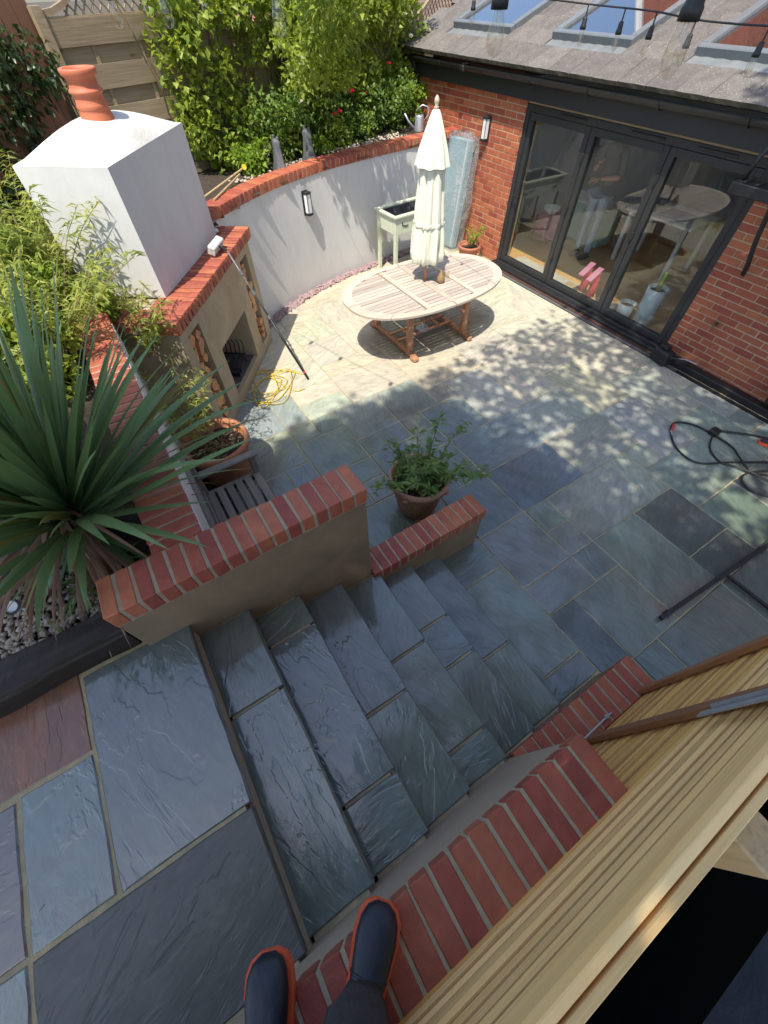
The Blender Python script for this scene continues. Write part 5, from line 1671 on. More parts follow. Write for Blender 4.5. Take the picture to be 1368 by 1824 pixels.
for a_ in range(_n1 + 1):
    y = -2.55 + 1.83 * a_ / _n1
    for k in range(_n2):
        an = 2 * math.pi * k / _n2; c_, s_ = math.cos(an), math.sin(an)
        x = math.copysign(abs(c_) ** .35, c_) * .095; z = math.copysign(abs(s_) ** .35, s_) * .10
        d = 1 + .13 * mnoise.noise(Vector((y * 2.2, c_ * 2.5, s_ * 2.5))) + .10 * mnoise.noise(Vector((y * 3, c_ * 9, s_ * 9))) + .04 * mnoise.noise(Vector((y * 14, c_ * 15, s_ * 15)))
        slp.v.append((-1.285 + x * d, y, 1.115 + z * d))
for a_ in range(_n1):
    for k in range(_n2):
        i0 = a_ * _n2 + k; i1 = a_ * _n2 + (k + 1) % _n2
        slp.f.append((i0, i1, i1 + _n2, i0 + _n2))
slp.f.append(tuple(range(_n2))[::-1]); slp.f.append(tuple(_n1 * _n2 + k for k in range(_n2)))
new('timber_sleeper', slp, M_SLEEPER, None, 'old dark timber sleeper edging the bed above the landing', 'sleeper')
gl = empty('spotlight', (-1.60, -1.13, 1.14), 'small white garden spotlight among the pebbles', 'spotlight')
Mg = Matrix.Translation((-1.585, -1.13, 1.27)) @ Matrix.Rotation(.55, 4, 'Y')
new('head', MB().lathe([(0, -.07), (.018, -.07), (.024, -.03), (.036, 0), (.036, .012), (.031, .012), (.030, .004), (0, .004)], (0, 0, 0), 24, M=Mg), M_WPOT, gl, smooth=True)
new('lens', MB().lathe([(0, .006), (.030, .006), (.030, .008), (0, .008)], (0, 0, 0), 24, M=Mg), M_LENS, gl)
new('bezel', MB().lathe([(.028, .010), (.038, .010), (.038, .015), (.028, .015)], (0, 0, 0), 24, M=Mg, close=False), M_NAVY, gl)
new('spike', MB().tube([(-1.61, -1.13, 1.24), (-1.62, -1.13, 1.10)], .010, 8), M_WPOT, gl)

# ================================================================== PEOPLE
def skin_mesh(name, joints, edges, sub=2, root=0):
    me = bpy.data.meshes.new(name)
    me.from_pydata([j[0] for j in joints], edges, [])
    o = bpy.data.objects.new(name, me); COL.objects.link(o)
    md = o.modifiers.new('skin', 'SKIN'); md.use_smooth_shade = True
    if not me.skin_vertices: me.skin_vertices.new()
    sv = me.skin_vertices[0].data
    for i, j in enumerate(joints):
        r = j[1]; sv[i].radius = r if isinstance(r, tuple) else (r, r)
        sv[i].use_root = (i == root)
    ms = o.modifiers.new('sub', 'SUBSURF'); ms.levels = sub; ms.render_levels = sub
    d = bpy.context.evaluated_depsgraph_get(); d.update()
    out = bpy.data.meshes.new_from_object(o.evaluated_get(d))
    bpy.data.objects.remove(o)
    for p in out.polygons: p.use_smooth = True
    out.name = name
    return out

def loft(sections):
    """sections: list of rings (equal length)"""
    mb = MB(); n = len(sections[0])
    for r in sections: mb.v += [tuple(p) for p in r]
    for i in range(len(sections) - 1):
        for k in range(n):
            a = i * n + k; b = i * n + (k + 1) % n
            mb.f.append((a, b, b + n, a + n))
    mb.f.append(tuple(range(n))[::-1]); mb.f.append(tuple((len(sections) - 1) * n + k for k in range(n)))
    return mb

def boot(parent, toe, heel, z, ankle_top, label=None):
    """rubber boot: foot loft from heel to toe, shaft, orange welt and sole"""
    T = Vector((*toe, 0)); Hh = Vector((*heel, 0)); ax = (T - Hh); L = ax.length; ax.normalize(); sd = Vector((-ax.y, ax.x, 0))
    W = [(0.0, .030, .055), (.04, .040, .085), (.15, .046, .115), (.28, .046, .112), (.42, .045, .088), (.58, .051, .072), (.74, .056, .064), (.87, .052, .056), (.95, .040, .046), (.995, .018, .030)]
    secs = []
    n = 20
    for t, w, h in W:
        c = Hh + ax * (L * t); ring = []
        for k in range(n):
            a = 2 * math.pi * k / n
            y = math.cos(a); zz = math.sin(a)
            zz = (zz * .5 + .5)
            ring.append(c + sd * (w * math.copysign(abs(y) ** .8, y)) + Vector((0, 0, z + .018 + h * zz ** (.9 if zz > .5 else 1))))
        secs.append(ring)
    b = new('boot', loft(secs), M_NAVY, parent, smooth=True)
    ol = []
    for t, w, h in W: ol.append(Hh + ax * (L * (t * 1.012 - .004)) + sd * (w * 1.13 + .002))
    for t, w, h in W[::-1]: ol.append(Hh + ax * (L * (t * 1.012 - .004)) - sd * (w * 1.13 + .002))
    new('sole', MB().prism([(p.x, p.y) for p in ol], z + .001, z + .027), M_ORANGE, b)
    ank = Hh + ax * (L * .20)
    at = Vector(ankle_top)
    sh_ = []
    for k in range(7):
        t = k / 6
        c = Vector((ank.x, ank.y, z + .07)).lerp(at, t); rx = .050 + .012 * t; ry = .058 + .008 * t
        sh_.append([c + ax * (rx * 1.05 * math.cos(2 * math.pi * q / 18)) + sd * (ry * math.sin(2 * math.pi * q / 18)) for q in range(18)])
    new('boot_shaft', loft(sh_), M_NAVY, b, smooth=True)
    for t in (.36, .50):                                   # moulded instep bands
        c = Hh + ax * (L * t)
        w_ = .047; h_ = .100 if t < .4 else .080
        new('instep_band', MB().tube([c + sd * (w_ * math.cos(a)) + Vector((0, 0, z + .020 + h_ * (.5 + .5 * math.sin(a)))) for a in [math.pi * q / 14 for q in range(15)]], .0035, 6), M_NAVY, b, smooth=True)

ZW = 1.462
me_ = empty('person', (.35, -.43, ZW), 'person in navy rubber boots with orange soles standing on the brick wall cap', 'person')
boot(me_, (.118, -.468), (.385, -.575), ZW, (.345, -.555, 1.78))
boot(me_, (.203, -.152), (.392, -.362), ZW, (.352, -.325, 1.78))
bj = [((.40, -.47, 2.36), (.15, .12)), ((.40, -.47, 2.52), (.135, .105)), ((.385, -.455, 2.72), (.16, .11)), ((.37, -.44, 2.86), (.10, .085)), ((.355, -.43, 2.94), .052), ((.33, -.41, 3.0), .05),
      ((.375, -.54, 2.30), .095), ((.355, -.545, 1.98), .066), ((.345, -.555, 1.80), .060),
      ((.41, -.39, 2.30), .095), ((.365, -.33, 1.98), .066), ((.352, -.325, 1.80), .060)]
be = [(0, 1), (1, 2), (2, 3), (3, 4), (4, 5), (0, 6), (6, 7), (7, 8), (0, 9), (9, 10), (10, 11)]
body_mesh = skin_mesh('body', bj, be)
new('body', body_mesh, M_TROUSER, me_)
# trouser legs pulled over the boot shafts
for (kx, ky), (fx, fy), (tx_, ty_) in (((.355, -.545), (.335, -.548), (-.92, .38)), ((.365, -.33), (.338, -.312), (-.68, .73))):
    secs = []
    for k in range(9):
        t = k / 8; z = 2.02 - .44 * t
        cx_ = kx + (fx - kx) * t; cy_ = ky + (fy - ky) * t
        secs.append([Vector((cx_ + math.cos(a) * (.075 + .007 * math.sin(3 * a + k * 1.7) + .004 * math.sin(7 * a - k * 2.3)), cy_ + math.sin(a) * (.075 + .007 * math.cos(2 * a + k * 2.1) + .004 * math.sin(5 * a + k * 2.9)), z + .012 * math.sin(2 * a + k))) for a in [2 * math.pi * q / 20 for q in range(20)]])
    new('trouser_leg', loft(secs), M_TROUSER, me_, smooth=True)
# arms reaching to hold the phone up
arm_m = skin_mesh('sleeves', [((.37, -.44, 2.84), .07), ((.37, -.60, 2.82), .062), ((.27, -.52, 2.68), .048), ((.17, -.26, 2.86), .036),
                              ((.42, -.28, 2.83), .062), ((.33, -.12, 2.70), .048), ((.20, -.05, 2.88), .036)], [(0, 1), (1, 2), (2, 3), (0, 4), (4, 5), (5, 6)])
new('sleeves', arm_m, M_TSHIRT, me_)
def hand(parent, wrist, dirv, up, m=M_SKIN, flip=1):
    w = Vector(wrist); d = Vector(dirv).normalized(); u = Vector(up); s = d.cross(u).normalized() * flip; u = s.cross(d).normalized() * flip
    J = [(w, .022), (w + d * .045, (.034, .016)), (w + d * .085, (.036, .014))]; E_ = [(0, 1), (1, 2)]
    for k, (o_, L_) in enumerate(((-.030, .066), (-.010, .078), (.010, .073), (.029, .056))):
        i = len(J)
        b = w + d * .088 + s * o_
        J += [(b, .0095), (b + d * L_ * .45 - u * .008, .0085), (b + d * L_ * .75 - u * .028, .008), (b + d * L_ * .85 - u * .046, .007)]
        E_ += [(2, i), (i, i + 1), (i + 1, i + 2), (i + 2, i + 3)]
    i = len(J); b = w + d * .035 - s * .034
    J += [(b, .012), (b + d * .03 - s * .022 - u * .01, .010), (b + d * .055 - s * .024 - u * .026, .009)]
    E_ += [(1, i), (i, i + 1), (i + 1, i + 2)]
    new('hand', skin_mesh('hand', J, E_, 1), m, parent)
hand(me_, (.17, -.26, 2.86), (-.35, .75, .45), (.5, -.2, .8))
hand(me_, (.20, -.05, 2.88), (-.8, .05, .5), (.3, -.2, .9), flip=-1)
def head(parent, c, face, hair_len=.12, r=.098):
    c = Vector(c); f = Vector((*face, 0)).normalized(); s = Vector((-f.y, f.x, 0))
    Mh = Matrix(((f.x, s.x, 0, c.x), (f.y, s.y, 0, c.y), (0, 0, 1, c.z), (0, 0, 0, 1)))
    pr = []
    hm = MB()
    nz, nk = 14, 20
    for i in range(nz + 1):
        t = i / nz; z = -.118 + .236 * t
        w = math.sin(math.pi * min(1, .08 + .86 * t ** .85)) ** .55
        for k in range(nk):
            a = 2 * math.pi * k / nk
            x = r * w * math.cos(a) * (1.0 if t > .4 else .86 + .14 * t / .4); y = .078 * w * math.sin(a) * (1 if t > .45 else .80 + .2 * t / .45)
            if abs(a) < .35 or a > 5.93:
                if .34 < t < .50: x += .018 * (1 - abs(t - .40) / .10) if abs(t - .40) < .10 else 0     # nose
                if .22 < t < .28: x += .004
                if .52 < t < .58: x -= .004
            p = Mh @ Vector((x, y, z)); hm.v.append(tuple(p))
    for i in range(nz):
        for k in range(nk):
            a = i * nk + k; b = i * nk + (k + 1) % nk
            hm.f.append((a, b, b + nk, a + nk))
    hm.f.append(tuple(range(nk))[::-1]); hm.f.append(tuple(nz * nk + k for k in range(nk)))
    h = new('head', hm, M_SKIN, parent, smooth=True)
    for sg in (-1, 1):
        p = Mh @ Vector((.083, sg * .031, .008))
        new('eye', MB().lathe([(0, -.010), (.008, -.006), (.0105, 0), (.008, .006), (0, .010)], tuple(p), 10), M_WPRINT, h, smooth=True)
        p = Mh @ Vector((-.005, sg * .078, -.005))
        new('ear', MB().lathe([(0, -.028), (.010, -.018), (.013, 0), (.011, .018), (0, .027)], tuple(p), 8), M_SKIN, h, smooth=True)
    p = Mh @ Vector((.078, 0, -.062))
    new('mouth', MB().cbox(tuple(p), (.014, .014, .010), .004), M_PINK, h)
    hr = MB()
    for i in range(11):
        t = i / 10; z = -hair_len + (.128 + hair_len) * t
        w = 1.09 if z < .03 else 1.09 * math.sqrt(max(0, 1 - ((z - .03) / .105) ** 2))
        for k in range(18):
            a = 1.0 + (2 * math.pi - 2.0) * k / 17 if z < .055 else 2 * math.pi * k / 17
            hr.v.append(tuple(Mh @ Vector((r * w * math.cos(a) - .008, .082 * w * math.sin(a), z))))
    for i in range(10):
        for k in range(17):
            a = i * 18 + k; hr.f.append((a, a + 1, a + 19, a + 18))
    new('hair', hr, M_HAIR, parent, smooth=True)
head(me_, (.32, -.405, 3.10), (-.75, .6))
new('phone', MB().cbox((0, 0, 0), (.008, .15, .072), .003, Matrix.Translation((.075, -.075, 3.03)) @ Matrix.Rotation(.7, 4, 'Z')), M_BLACK, None, 'black phone held out by the person in navy boots', 'phone')

# person indoors
pi_ = empty('person', (-4.62, 7.0, .02), 'person indoors behind the glass doors in grey t-shirt and pale jeans', 'person')
bx_, by_ = -4.62, 7.0
new('body', skin_mesh('body', [((bx_, by_, .98), (.15, .11)), ((bx_, by_, 1.15), (.13, .10)), ((bx_, by_, 1.32), (.16, .11)), ((bx_, by_, 1.44), (.10, .08)), ((bx_, by_, 1.50), .05),
     ((bx_ - .17, by_ - .01, 1.42), .062), ((bx_ - .23, by_ - .04, 1.16), .047), ((bx_ + .17, by_ - .01, 1.42), .062), ((bx_ + .25, by_ - .05, 1.16), .047)], [(0, 1), (1, 2), (2, 3), (3, 4), (3, 5), (5, 6), (3, 7), (7, 8)]), M_TSHIRT, pi_)
new('jeans', skin_mesh('jeans', [((bx_, by_, .96), (.155, .12)), ((bx_ - .09, by_, .86), .092), ((bx_ - .10, by_ - .01, .50), .066), ((bx_ - .10, by_, .10), .052),
     ((bx_ + .09, by_, .86), .092), ((bx_ + .10, by_ - .01, .50), .066), ((bx_ + .10, by_, .10), .052)], [(0, 1), (1, 2), (2, 3), (0, 4), (4, 5), (5, 6)]), M_JEANS, pi_)
for sx, ex, hx_ in ((-1, (-.23, -.04, 1.16), (-.06, -.22, 1.30)), (1, (.25, -.05, 1.16), (.02, -.20, 1.12))):
    e = Vector((bx_ + ex[0], by_ + ex[1], ex[2])); h_ = Vector((bx_ + hx_[0], by_ + hx_[1], hx_[2]))
    new('forearm', skin_mesh('forearm', [(e, .042), (e.lerp(h_, .5), .038), (h_, .026)], [(0, 1), (1, 2)], 1), M_SKIN, pi_)
    hand(pi_, h_, (h_ - e), (0, -.6, .8), flip=sx)
    new('shoe', MB().cbox((bx_ + sx * .10, by_ - .06, .055), (.09, .26, .07), .03), M_CHAR, pi_)
new('wrist_watch', MB().lathe([(.030, -.012), (.033, -.008), (.033, .008), (.030, .012)], (bx_ - .085, by_ - .195, 1.28), 14, close=False), M_BLACK, pi_)
head(pi_, (bx_, by_ - .01, 1.62), (.3, -1), .16)

# ================================================================== INDOOR THINGS
rug = new('door_mat', MB().cbox((-4.1, 5.98, .028), (2.1, .34, .014), .004), mat('cream_mat', (.50, .46, .40), (.42, .38, .33), scale=9, rough=.95, bump=.4, bscale=90, objvar=0, speck=(.12, .11, .10)), None, 'cream patterned door mat just inside the glass doors', 'mat')
def welly_up(x, y, lab):
    w = empty('rubber_boot', (x, y, .02), lab, 'boot', 'red boots upside down on the rack')
    new('boot_shaft', MB().lathe([(.06, .03), (.058, .20), (.05, .32), (.04, .345)], (x, y, 0), 18), M_RED, w, smooth=True)
    M_ = Matrix.Translation((x, y - .06, .35)) @ Matrix.Rotation(.5, 4, 'X')
    new('boot_foot', MB().cbox((0, 0, 0), (.09, .24, .075), .034, M_), M_RED, w, smooth=True)
    new('sole', MB().cbox((0, 0, .042), (.092, .25, .014), .006, M_), M_PINK, w)
welly_up(-3.70, 5.98, 'upturned red rubber boot on the rack inside, left of the pair')
welly_up(-3.52, 5.94, 'upturned red rubber boot on the rack inside, right of the pair')
rk = empty('boot_rack', (-3.65, 5.97, .02), 'low wooden boot rack inside the middle glass door', 'rack')
for k in range(5): new('slat', MB().cbox((-3.65, 5.88 + .045 * k, .05), (.75, .025, .02), .003), M_POST, rk)
for x in (-3.98, -3.32): new('rail', MB().cbox((x, 5.97, .03), (.03, .24, .02), .003), M_POST, rk)
vs_ = empty('tall_planter', (-2.62, 5.95, .02), 'tall pale blue-grey cylinder planter inside the right glass door', 'planter')
new('cylinder', MB().lathe([(.10, 0), (.115, .02), (.13, .50), (.122, .50), (.108, .44)], (-2.62, 5.95, .02), 28), mat('blue_grey_glaze', (.30, .38, .42), (.40, .47, .50), scale=5, rough=.3, bump=.05, objvar=0, stretch=(1, 1, .2)), vs_, smooth=True)
new('compost', MB().lathe([(0, .45), (.112, .45), (.112, .455), (0, .455)], (-2.62, 5.95, .02), 20), M_SOIL, vs_)
new('cactus', MB().lathe([(0, .45), (.025, .46), (.032, .56), (.028, .66), (.01, .70), (0, .70)], (-2.62, 5.95, .02), 16, lambda a, i: 1 + .12 * math.cos(8 * a)), L_SHRUB, vs_, smooth=True)
wp_ = empty('white_pot', (-2.90, 5.92, .02), 'speckled white pot beside the tall planter indoors', 'plant pot')
new('pot_body', MB().lathe([(.085, 0), (.095, .02), (.115, .20), (.107, .20), (.095, .15)], (-2.90, 5.92, .02), 28), M_WPOT, wp_, smooth=True)
new('compost', MB().lathe([(0, .15), (.096, .15), (.096, .156), (0, .156)], (-2.90, 5.92, .02), 20), M_SOIL, wp_)
st = empty('stool', (-5.45, 6.95, .02), 'low stool draped with pink cloth indoors', 'stool')
new('cloth', MB().lathe([(.24, .10), (.22, .25), (.20, .40), (.18, .425), (0, .43)], (-5.45, 6.95, 0), 30, lambda a, i: 1 + .06 * math.cos(7 * a)), M_PINK, st, smooth=True)
for a in range(3): new('leg', MB().tube([(-5.45 + .14 * math.cos(a * 2.1), 6.95 + .14 * math.sin(a * 2.1), .4), (-5.45 + .17 * math.cos(a * 2.1), 6.95 + .17 * math.sin(a * 2.1), .02)], .015, 8), M_POST, st)
new('bowl', MB().lathe([(0, 0), (.06, 0), (.12, .06), (.14, .11), (.13, .11), (.11, .06), (.05, .012), (0, .012)], (0, 0, 0), 26), M_WPRINT, None, 'white bowl on the pink draped stool indoors', 'bowl', loc=(-5.45, 6.95, .431), smooth=True)
mn = empty('mint_cabinet', (-4.95, 7.55, .02), 'mint green low cabinet indoors behind the doors', 'cabinet')
new('carcass', MB().cbox((-5.1, 7.6, .31), (.9, .4, .54), .01), M_MINT, mn)
new('cabinet_top', MB().cbox((-5.1, 7.6, .60), (.94, .44, .03), .006), M_WPRINT, mn)
for x in (-5.32, -4.88): new('door', MB().cbox((x, 7.392, .31), (.41, .02, .48), .005), M_MINT, mn)
dt = empty('dining_table', (-3.9, 7.6, .02), 'pale dining table indoors behind the glass doors', 'table')
new('top', MB().cbox((-3.75, 7.7, .735), (1.1, .8, .035), .01), M_WPRINT, dt)
for x in (-4.22, -3.28):
    for y in (7.36, 8.04): new('leg', MB().cbox((x, y, .37), (.06, .06, .70), .006), M_WPRINT, dt)
for k, x in enumerate((-4.15, -4.05, -3.96)):
    new('bottle', MB().lathe([(0, 0), (.036, 0), (.037, .18), (.03, .21), (.014, .24), (.013, .30), (0, .30)], (0, 0, 0), 16), M_NAVY if k != 1 else M_RED, None, ['dark bottle left of the red one on the indoor dining table', 'red bottle between two dark bottles on the indoor table', 'dark bottle right of the red one on the indoor dining table'][k], 'bottle', 'bottles on the indoor table', loc=(x, 7.48, .753), smooth=True)
new('blue_cloth', MB().cbox((0, 0, 0), (.45, .35, .03), .012), M_BLUECL, None, 'folded blue cloth on the indoor dining table', 'cloth', loc=(-3.62, 7.6, .769))
cu = empty('curtain', (-3.2, 8.75, .05), 'pale grey curtain hanging at the back of the room', 'curtain')
cm = MB()
for k in range(41):
    x = -3.45 + .6 * k / 40; y = 8.78 + .03 * math.sin(k * .9)
    cm.v += [(x, y, .06), (x, y, 1.98)]
for k in range(40): cm.f.append((k * 2, k * 2 + 2, k * 2 + 3, k * 2 + 1))
new('drape', cm, mat('grey_curtain', (.42, .44, .44), (.38, .40, .40), scale=6, rough=.9, bump=.1, objvar=0), cu, smooth=True)

# ================================================================== LOOSE THINGS ON THE PATIO
# telescopic brush leaning on the mantel
br = empty('wash_brush', (-4.10, 1.45, 0), 'long black telescopic wash brush leaning on the brick mantel', 'brush')
b0, b1 = Vector((-4.10, 1.45, .015)), Vector((-4.52, 1.02, 1.385))
b1 = Vector((fp(.62, -.035, 1.36).x, fp(.62, -.035, 1.36).y, 1.362))
dirb = (b1 - b0).normalized()
new('pole', MB().tube([b0, b0.lerp(b1, .55)], .014, 10), M_BLACK, br, smooth=True)
new('pole_extension', MB().tube([b0.lerp(b1, .5), b1], .0105, 10), mat('grey_carbon', (.08, .08, .085), (.16, .16, .165), scale=30, rough=.4, bump=0, objvar=0), br, smooth=True)
new('red_ring', MB().tube([b0.lerp(b1, .055), b0.lerp(b1, .072)], .0155, 10), M_RED, br)
for t in (.52, .70, .84): new('clamp', MB().tube([b0.lerp(b1, t), b0.lerp(b1, t + .03)], .019, 8), M_GREYFRAME, br)
hd = b1 + DN * .10 + Vector((0, 0, .05))
new('neck', MB().tube([b1, b1 + DN * .05 + Vector((0, 0, .03)), hd], .012, 8), M_BLACK, br)
MH = Matrix.Translation(hd) @ Matrix.Rotation(FANG, 4, 'Z') @ Matrix.Rotation(-.35, 4, 'X')
new('brush_block', MB().cbox((0, 0, .015), (.26, .075, .03), .008, MH), M_WPRINT, br)
bs = MB()
for a in range(24):
    for b in range(6):
        bs.box(-.125 + a * .0108, -.125 + a * .0108 + .006, -.033 + b * .0122, -.033 + b * .0122 + .006, -.045, .002, MH)
new('bristles', bs, M_WPOT, br, kind='stuff')
# hand brush on the mantel end
hb = empty('hand_brush', fp(.15, .28, 1.34), 'pale bristled hand brush lying on the mantel beside the chimney breast', 'brush')
new('block', MB().cbox(tuple(fp(.17, .30, 1.365)), (.05, .17, .035), .008, None), M_WPOT, hb)
new('strap', MB().tube([fp(.10, .30, 1.35), fp(.10, .28, 1.42), fp(.22, .30, 1.43), fp(.26, .33, 1.36)], .010, 8), M_BLACK, hb)

def curve_pts(P, n=8):
    P = [Vector(p) for p in P]; Q = [P[0] * 2 - P[1]] + P + [P[-1] * 2 - P[-2]]; out = []
    for i in range(1, len(Q) - 2):
        for k in range(n):
            t = k / n; a, b, c, d = Q[i - 1], Q[i], Q[i + 1], Q[i + 2]
            out.append(.5 * ((2 * b) + (c - a) * t + (2 * a - 5 * b + 4 * c - d) * t * t + (3 * b - a - 3 * c + d) * t ** 3))
    out.append(P[-1]); return out
ry = random.Random(5)
yp = [(-4.20, 1.47, .01), (-4.45, 1.25, .01), (-4.62, 1.00, .012), (-4.72, .80, .012), (-4.42, .62, .012), (-4.10, .72, .012)]
cx0, cy0 = -4.25, .95
for k in range(19):
    a = k * 1.9; rr = ry.uniform(.14, .42)
    yp.append((cx0 + math.cos(a) * rr * .9 + ry.uniform(-.05, .05), cy0 + math.sin(a) * rr + ry.uniform(-.05, .05), .012 + .010 * (k % 3)))
yp += [(-4.0, 1.2, .012), (-3.95, 1.33, .012)]
new('yellow_hose', MB().tube(curve_pts(yp, 6), .0048, 6), M_YELLOW, None, 'tangled thin yellow hose in front of the fireplace', 'hose', smooth=True)
# black pressure-washer hose
bp_ = [(.25, 4.95, .02), (-.10, 4.92, .014), (-.40, 4.52, .014), (-.60, 4.20, .014), (-.84, 4.20, .014), (-1.04, 4.38, .014), (-1.10, 4.55, .014), (-.98, 4.68, .014), (-.80, 4.72, .014), (-.55, 4.70, .02), (-.42, 4.60, .035), (-.25, 4.50, .035), (-.12, 4.62, .014), (.05, 4.70, .014),
       (.10, 4.45, .014), (0, 4.34, .014), (-.14, 4.29, .014), (-.25, 4.38, .03), (-.18, 4.62, .03), (.05, 4.85, .03), (.3, 4.9, .02)]
hz_ = empty('pressure_hose', (-.5, 4.5, 0), 'black pressure-washer hose looped on the paving at the right edge', 'hose')
new('hose', MB().tube(curve_pts(bp_, 8), .0095, 8), M_BLACK, hz_, smooth=True)
bp2 = [(-.78, 4.76, .03), (-.66, 4.50, .014), (-.48, 4.40, .014), (-.34, 4.46, .03), (-.05, 4.55, .03), (.25, 4.6, .02)]
new('hose', MB().tube(curve_pts(bp2, 8), .0095, 8), M_BLACK, hz_, smooth=True)
new('red_connector', MB().tube([(-1.085, 4.50, .016), (-1.04, 4.385, .016)], .015, 10), M_RED, hz_)
new('brass_connector', MB().tube([(-1.04, 4.385, .016), (-.99, 4.33, .016)], .012, 10), M_GALV, hz_)
new('lance', MB().tube([(-.78, 4.80, .02), (-.50, 5.08, .02), (.2, 5.65 - .12, .02)], .011, 8), M_BLACK, hz_)
new('trigger_block', MB().cbox((-.77, 4.75, .03), (.09, .11, .06), .012), M_BLACK, hz_)
shoe = empty('shoe', (-.40, 5.02, 0), 'black trainer with orange sole at the right edge of the patio', 'shoe')
ws = [(0, .030, .06), (.1, .036, .075), (.3, .036, .07), (.5, .04, .055), (.75, .045, .045), (.92, .034, .035), (1, .012, .02)]
secs = []; ax = Vector((-.75, -.66, 0)).normalized(); sd = Vector((-ax.y, ax.x, 0)); hl = Vector((-.20, 5.22, 0))
for t, w, h in ws:
    c = hl + ax * (.30 * t)
    secs.append([c + sd * (w * math.cos(2 * math.pi * k / 16)) + Vector((0, 0, .022 + h * (.5 + .5 * math.sin(2 * math.pi * k / 16)))) for k in range(16)])
new('upper', loft(secs), M_CHAR, shoe, smooth=True)
ol = [hl + ax * (.306 * t) + sd * (w * 1.12 + .003) for t, w, h in ws] + [hl + ax * (.306 * t) - sd * (w * 1.12 + .003) for t, w, h in ws[::-1]]
new('sole', MB().prism([(p.x, p.y) for p in ol], .002, .032), M_ORANGE, shoe)

# black utility box by the door jamb
ub = empty('utility_box', (-1.90, 5.45, 0), 'black ribbed plastic box with handle by the right door jamb', 'box')
Mu = Matrix.Translation((-1.93, 5.44, 0)) @ Matrix.Rotation(-.25, 4, 'Z')
new('body', MB().cbox((0, 0, .085), (.24, .15, .17), .02, Mu), M_BLACK, ub)
new('top_block', MB().cbox((-.03, .01, .19), (.12, .09, .05), .012, Mu), M_BLACK, ub)
for k in range(6): new('rib', MB().cbox((0, -.077, .03 + k * .022), (.20, .008, .010), .003, Mu), M_BLACK, ub)
new('handle', MB().tube([Mu @ Vector((.12, -.04, .15)), Mu @ Vector((.30, .02, .17)), Mu @ Vector((.30, .06, .12)), Mu @ Vector((.12, .05, .06))], .012, 8), M_BLACK, ub)
new('cable_lead', MB().tube(curve_pts([Mu @ Vector((.12, .0, .12)), Mu @ Vector((.28, .03, .19)), Mu @ Vector((.42, .05, .21))]), .006, 6), M_GALV, ub)
# tap on the wall
tp = empty('garden_tap', (-1.66, HY - .02, .56), 'small brass garden tap on the brick wall right of the doors', 'tap')
M_BRASS = mat('dull_brass', (.20, .14, .06), (.12, .09, .05), scale=9, rough=.45, metal=.8, bump=.1, objvar=0)
new('body', MB().tube([(-1.66, HY, .57), (-1.66, HY - .07, .57), (-1.66, HY - .085, .53)], [.016, .016, .012], 10), M_BRASS, tp)
new('handle', MB().cbox((-1.66, HY - .045, .605), (.06, .014, .012), .004), M_BRASS, tp)
new('spindle', MB().tube([(-1.66, HY - .045, .57), (-1.66, HY - .045, .605)], .007, 8), M_BRASS, tp)
# black metal wall bracket with tray (right, high)
wb = empty('wall_bracket', (-1.85, 5.35, 1.82), 'black metal tray bracket fixed to the wall right of the doors', 'bracket')
new('tray', MB().cbox((-1.62, 5.28, 1.80), (1.05, .20, .085), .006), M_BLACK, wb)
for k in range(9): new('tray_bar', MB().cbox((-2.05 + k * .11, 5.30, 1.852), (.03, .20, .014), .003), M_DARKMETAL, wb)
new('arm', MB().tube([(-2.11, 5.30, 1.845), (-2.10, 5.34, 2.00), (-2.05, 5.42, 2.18)], .022, 10), M_BLACK, wb, smooth=True)
new('strap', MB().tube(curve_pts([(-1.78, 5.34, 1.76), (-1.76, 5.36, 1.60), (-1.73, 5.40, 1.40), (-1.70, 5.47, 1.22), (-1.72, 5.58, 1.10)]), .024, 8), M_BLACK, wb, smooth=True)
new('wall_box', MB().cbox((-.98, 5.55, 1.02), (.30, .14, .20), .01), M_BLACK, wb)
lb = new('vent_box', MB().cbox((-.55, 5.53, .30), (.34, .14, .30), .012), M_BLACK, None, 'black box on the brick wall at the right edge', 'box')

# ================================================================== STRING LIGHTS
def string_light(name, P, bulbs, lab, drop=.10, big=1.0):
    s = empty(name, P[0], lab, 'string lights')
    cpts = curve_pts(P, 10)
    new('cable', MB().tube(cpts, .0042, 6), M_BLACK, s)
    for t in bulbs:
        i = int(t * (len(cpts) - 1)); p = cpts[i]
        d = new('drop_lead', MB().tube([p, p - Vector((0, 0, drop))], .0038, 6), M_BLACK, s)
        q = p - Vector((0, 0, drop))
        so = new('lamp_socket', MB().lathe([(r_ * big, z_ * big) for r_, z_ in [(0, .0), (.010, 0), (.013, -.008), (.0145, -.03), (.017, -.034), (.017, -.048), (0, -.048)]], tuple(q), 16), M_BLACK, s, smooth=True)
        new('bulb', MB().lathe([(r_ * big, z_ * big) for r_, z_ in [(.011, -.048), (.0125, -.056), (.0165, -.074), (.0175, -.088), (.015, -.102), (.008, -.112), (0, -.114)]], tuple(q), 18, close=False), M_BULBGLASS, s, smooth=True)
        new('filament', MB().tube([q - Vector((.004, 0, .062)), q - Vector((.006, 0, .10)), q - Vector((-.006, 0, .10)), q - Vector((-.004, 0, .062))], .0012, 4), M_GALV, s)
string_light('string_lights', [(-6.9, 1.6, 3.12), (-4.6, 2.9, 2.98), (-2.7, 3.0, 2.905), (-2.09, 3.0, 2.888), (-1.44, 3.0, 2.865), (.6, 3.0, 2.92)], [.30, .45, .555, .63, .72, .80], 'far string of clear bulbs crossing above the doors', .045)
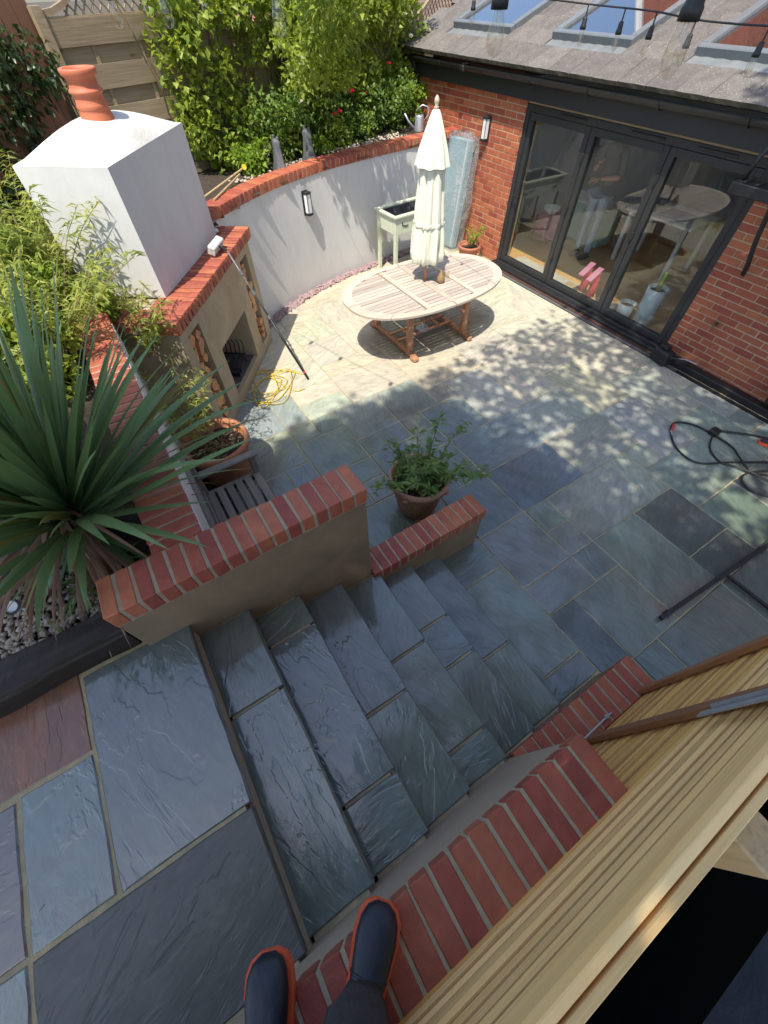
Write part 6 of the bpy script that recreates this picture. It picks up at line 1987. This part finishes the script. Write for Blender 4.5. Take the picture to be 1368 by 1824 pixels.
string_light('string_lights', [(-4.3, .55, 3.02), (-3.2, .85, 3.06), (-1.50, 1.39, 3.055), (-.926, 1.505, 3.05), (.4, 1.9, 3.20)], [.12, .24, .36, .50, .75], 'near string of large clear bulbs hanging close to the viewer', .02, 1.55)

# ================================================================== TREE THAT SHADES THE PATIO
tree = empty('shade_tree', (4.6, -5.2, .9), 'tall leafy tree behind the viewer whose crown shades the steps', 'tree')
tr = [Vector((4.6, -5.2, .6)), Vector((4.5, -5.1, 3.4)), Vector((4.2, -4.7, 6.2)), Vector((3.6, -4.1, 8.6))]
tb = MB().tube(tr, [.22, .18, .14, .09], 12)
def dens(x, y):
    """crown cover where its shadow falls, in ground terms"""
    e = mnoise.noise(Vector((x * .9, y * .9, 3.1))) * .55 + mnoise.noise(Vector((x * 2.3, y * 2.3, 7.7))) * .3
    yb = 2.5 + .05 * (x + 3)
    d1 = (x + 3.3 + .45 * e) if y < yb else (x + 3.3 - (y - yb) * 5.0 + 1.0 * e)
    core = max(0, min(1, d1 / .35))
    fr = 0
    if y > yb:
        d2 = x + 3.5 + .6 * e
        fr = max(0, min(1, d2 / .8)) * (.19 + .42 * max(0, e + .10))
        if x > -.9 and y > 4.6: fr = max(fr, .45)
        if x > -1.0 + .8 * e and y < 3.9 + 1.2 * e: fr = max(fr, .6)
        if x > -2.5 and y > 5.7: fr = max(fr, .45)
    return max(core, fr)
P = []; D = []
rt = random.Random(4)
tips = []
count = 0
while count < 6600:
    gx = rt.uniform(-4.0, 3.2); gy = rt.uniform(-3.4, 7.0)
    if rt.random() > dens(gx, gy): continue
    tt = rt.uniform(10.0, 13.0) if gy < 2.6 else rt.uniform(7.6, 9.6)
    c = Vector((gx, gy, 0)) + SUNV * tt
    tips.append(c); count += 1
    for k in range(17):
        P.append((c.x + rt.gauss(0, .10), c.y + rt.gauss(0, .10), c.z + rt.gauss(0, .09)))
        D.append((rt.gauss(0, 1), rt.gauss(0, 1), rt.gauss(-.1, .5)))
P = np.array(P); D = np.array(D)
new('crown', leaf_mesh('crown', P, D, .125 * RNG.uniform(.7, 1.2, len(P)), .085, droop=.2), L_TREE, tree)
for k in range(44):
    c = tips[k * 41 % len(tips)]
    s_ = tr[2].lerp(tr[3], rt.random())
    mid = s_.lerp(c, .5) + Vector((rt.uniform(-.3, .3), rt.uniform(-.3, .3), rt.uniform(.1, .5)))
    tb.tube(curve_pts([s_, mid, c], 4), [.028 - .0025 * q for q in range(9)], 6)
new('trunk', tb, M_TWIG, tree, smooth=True)
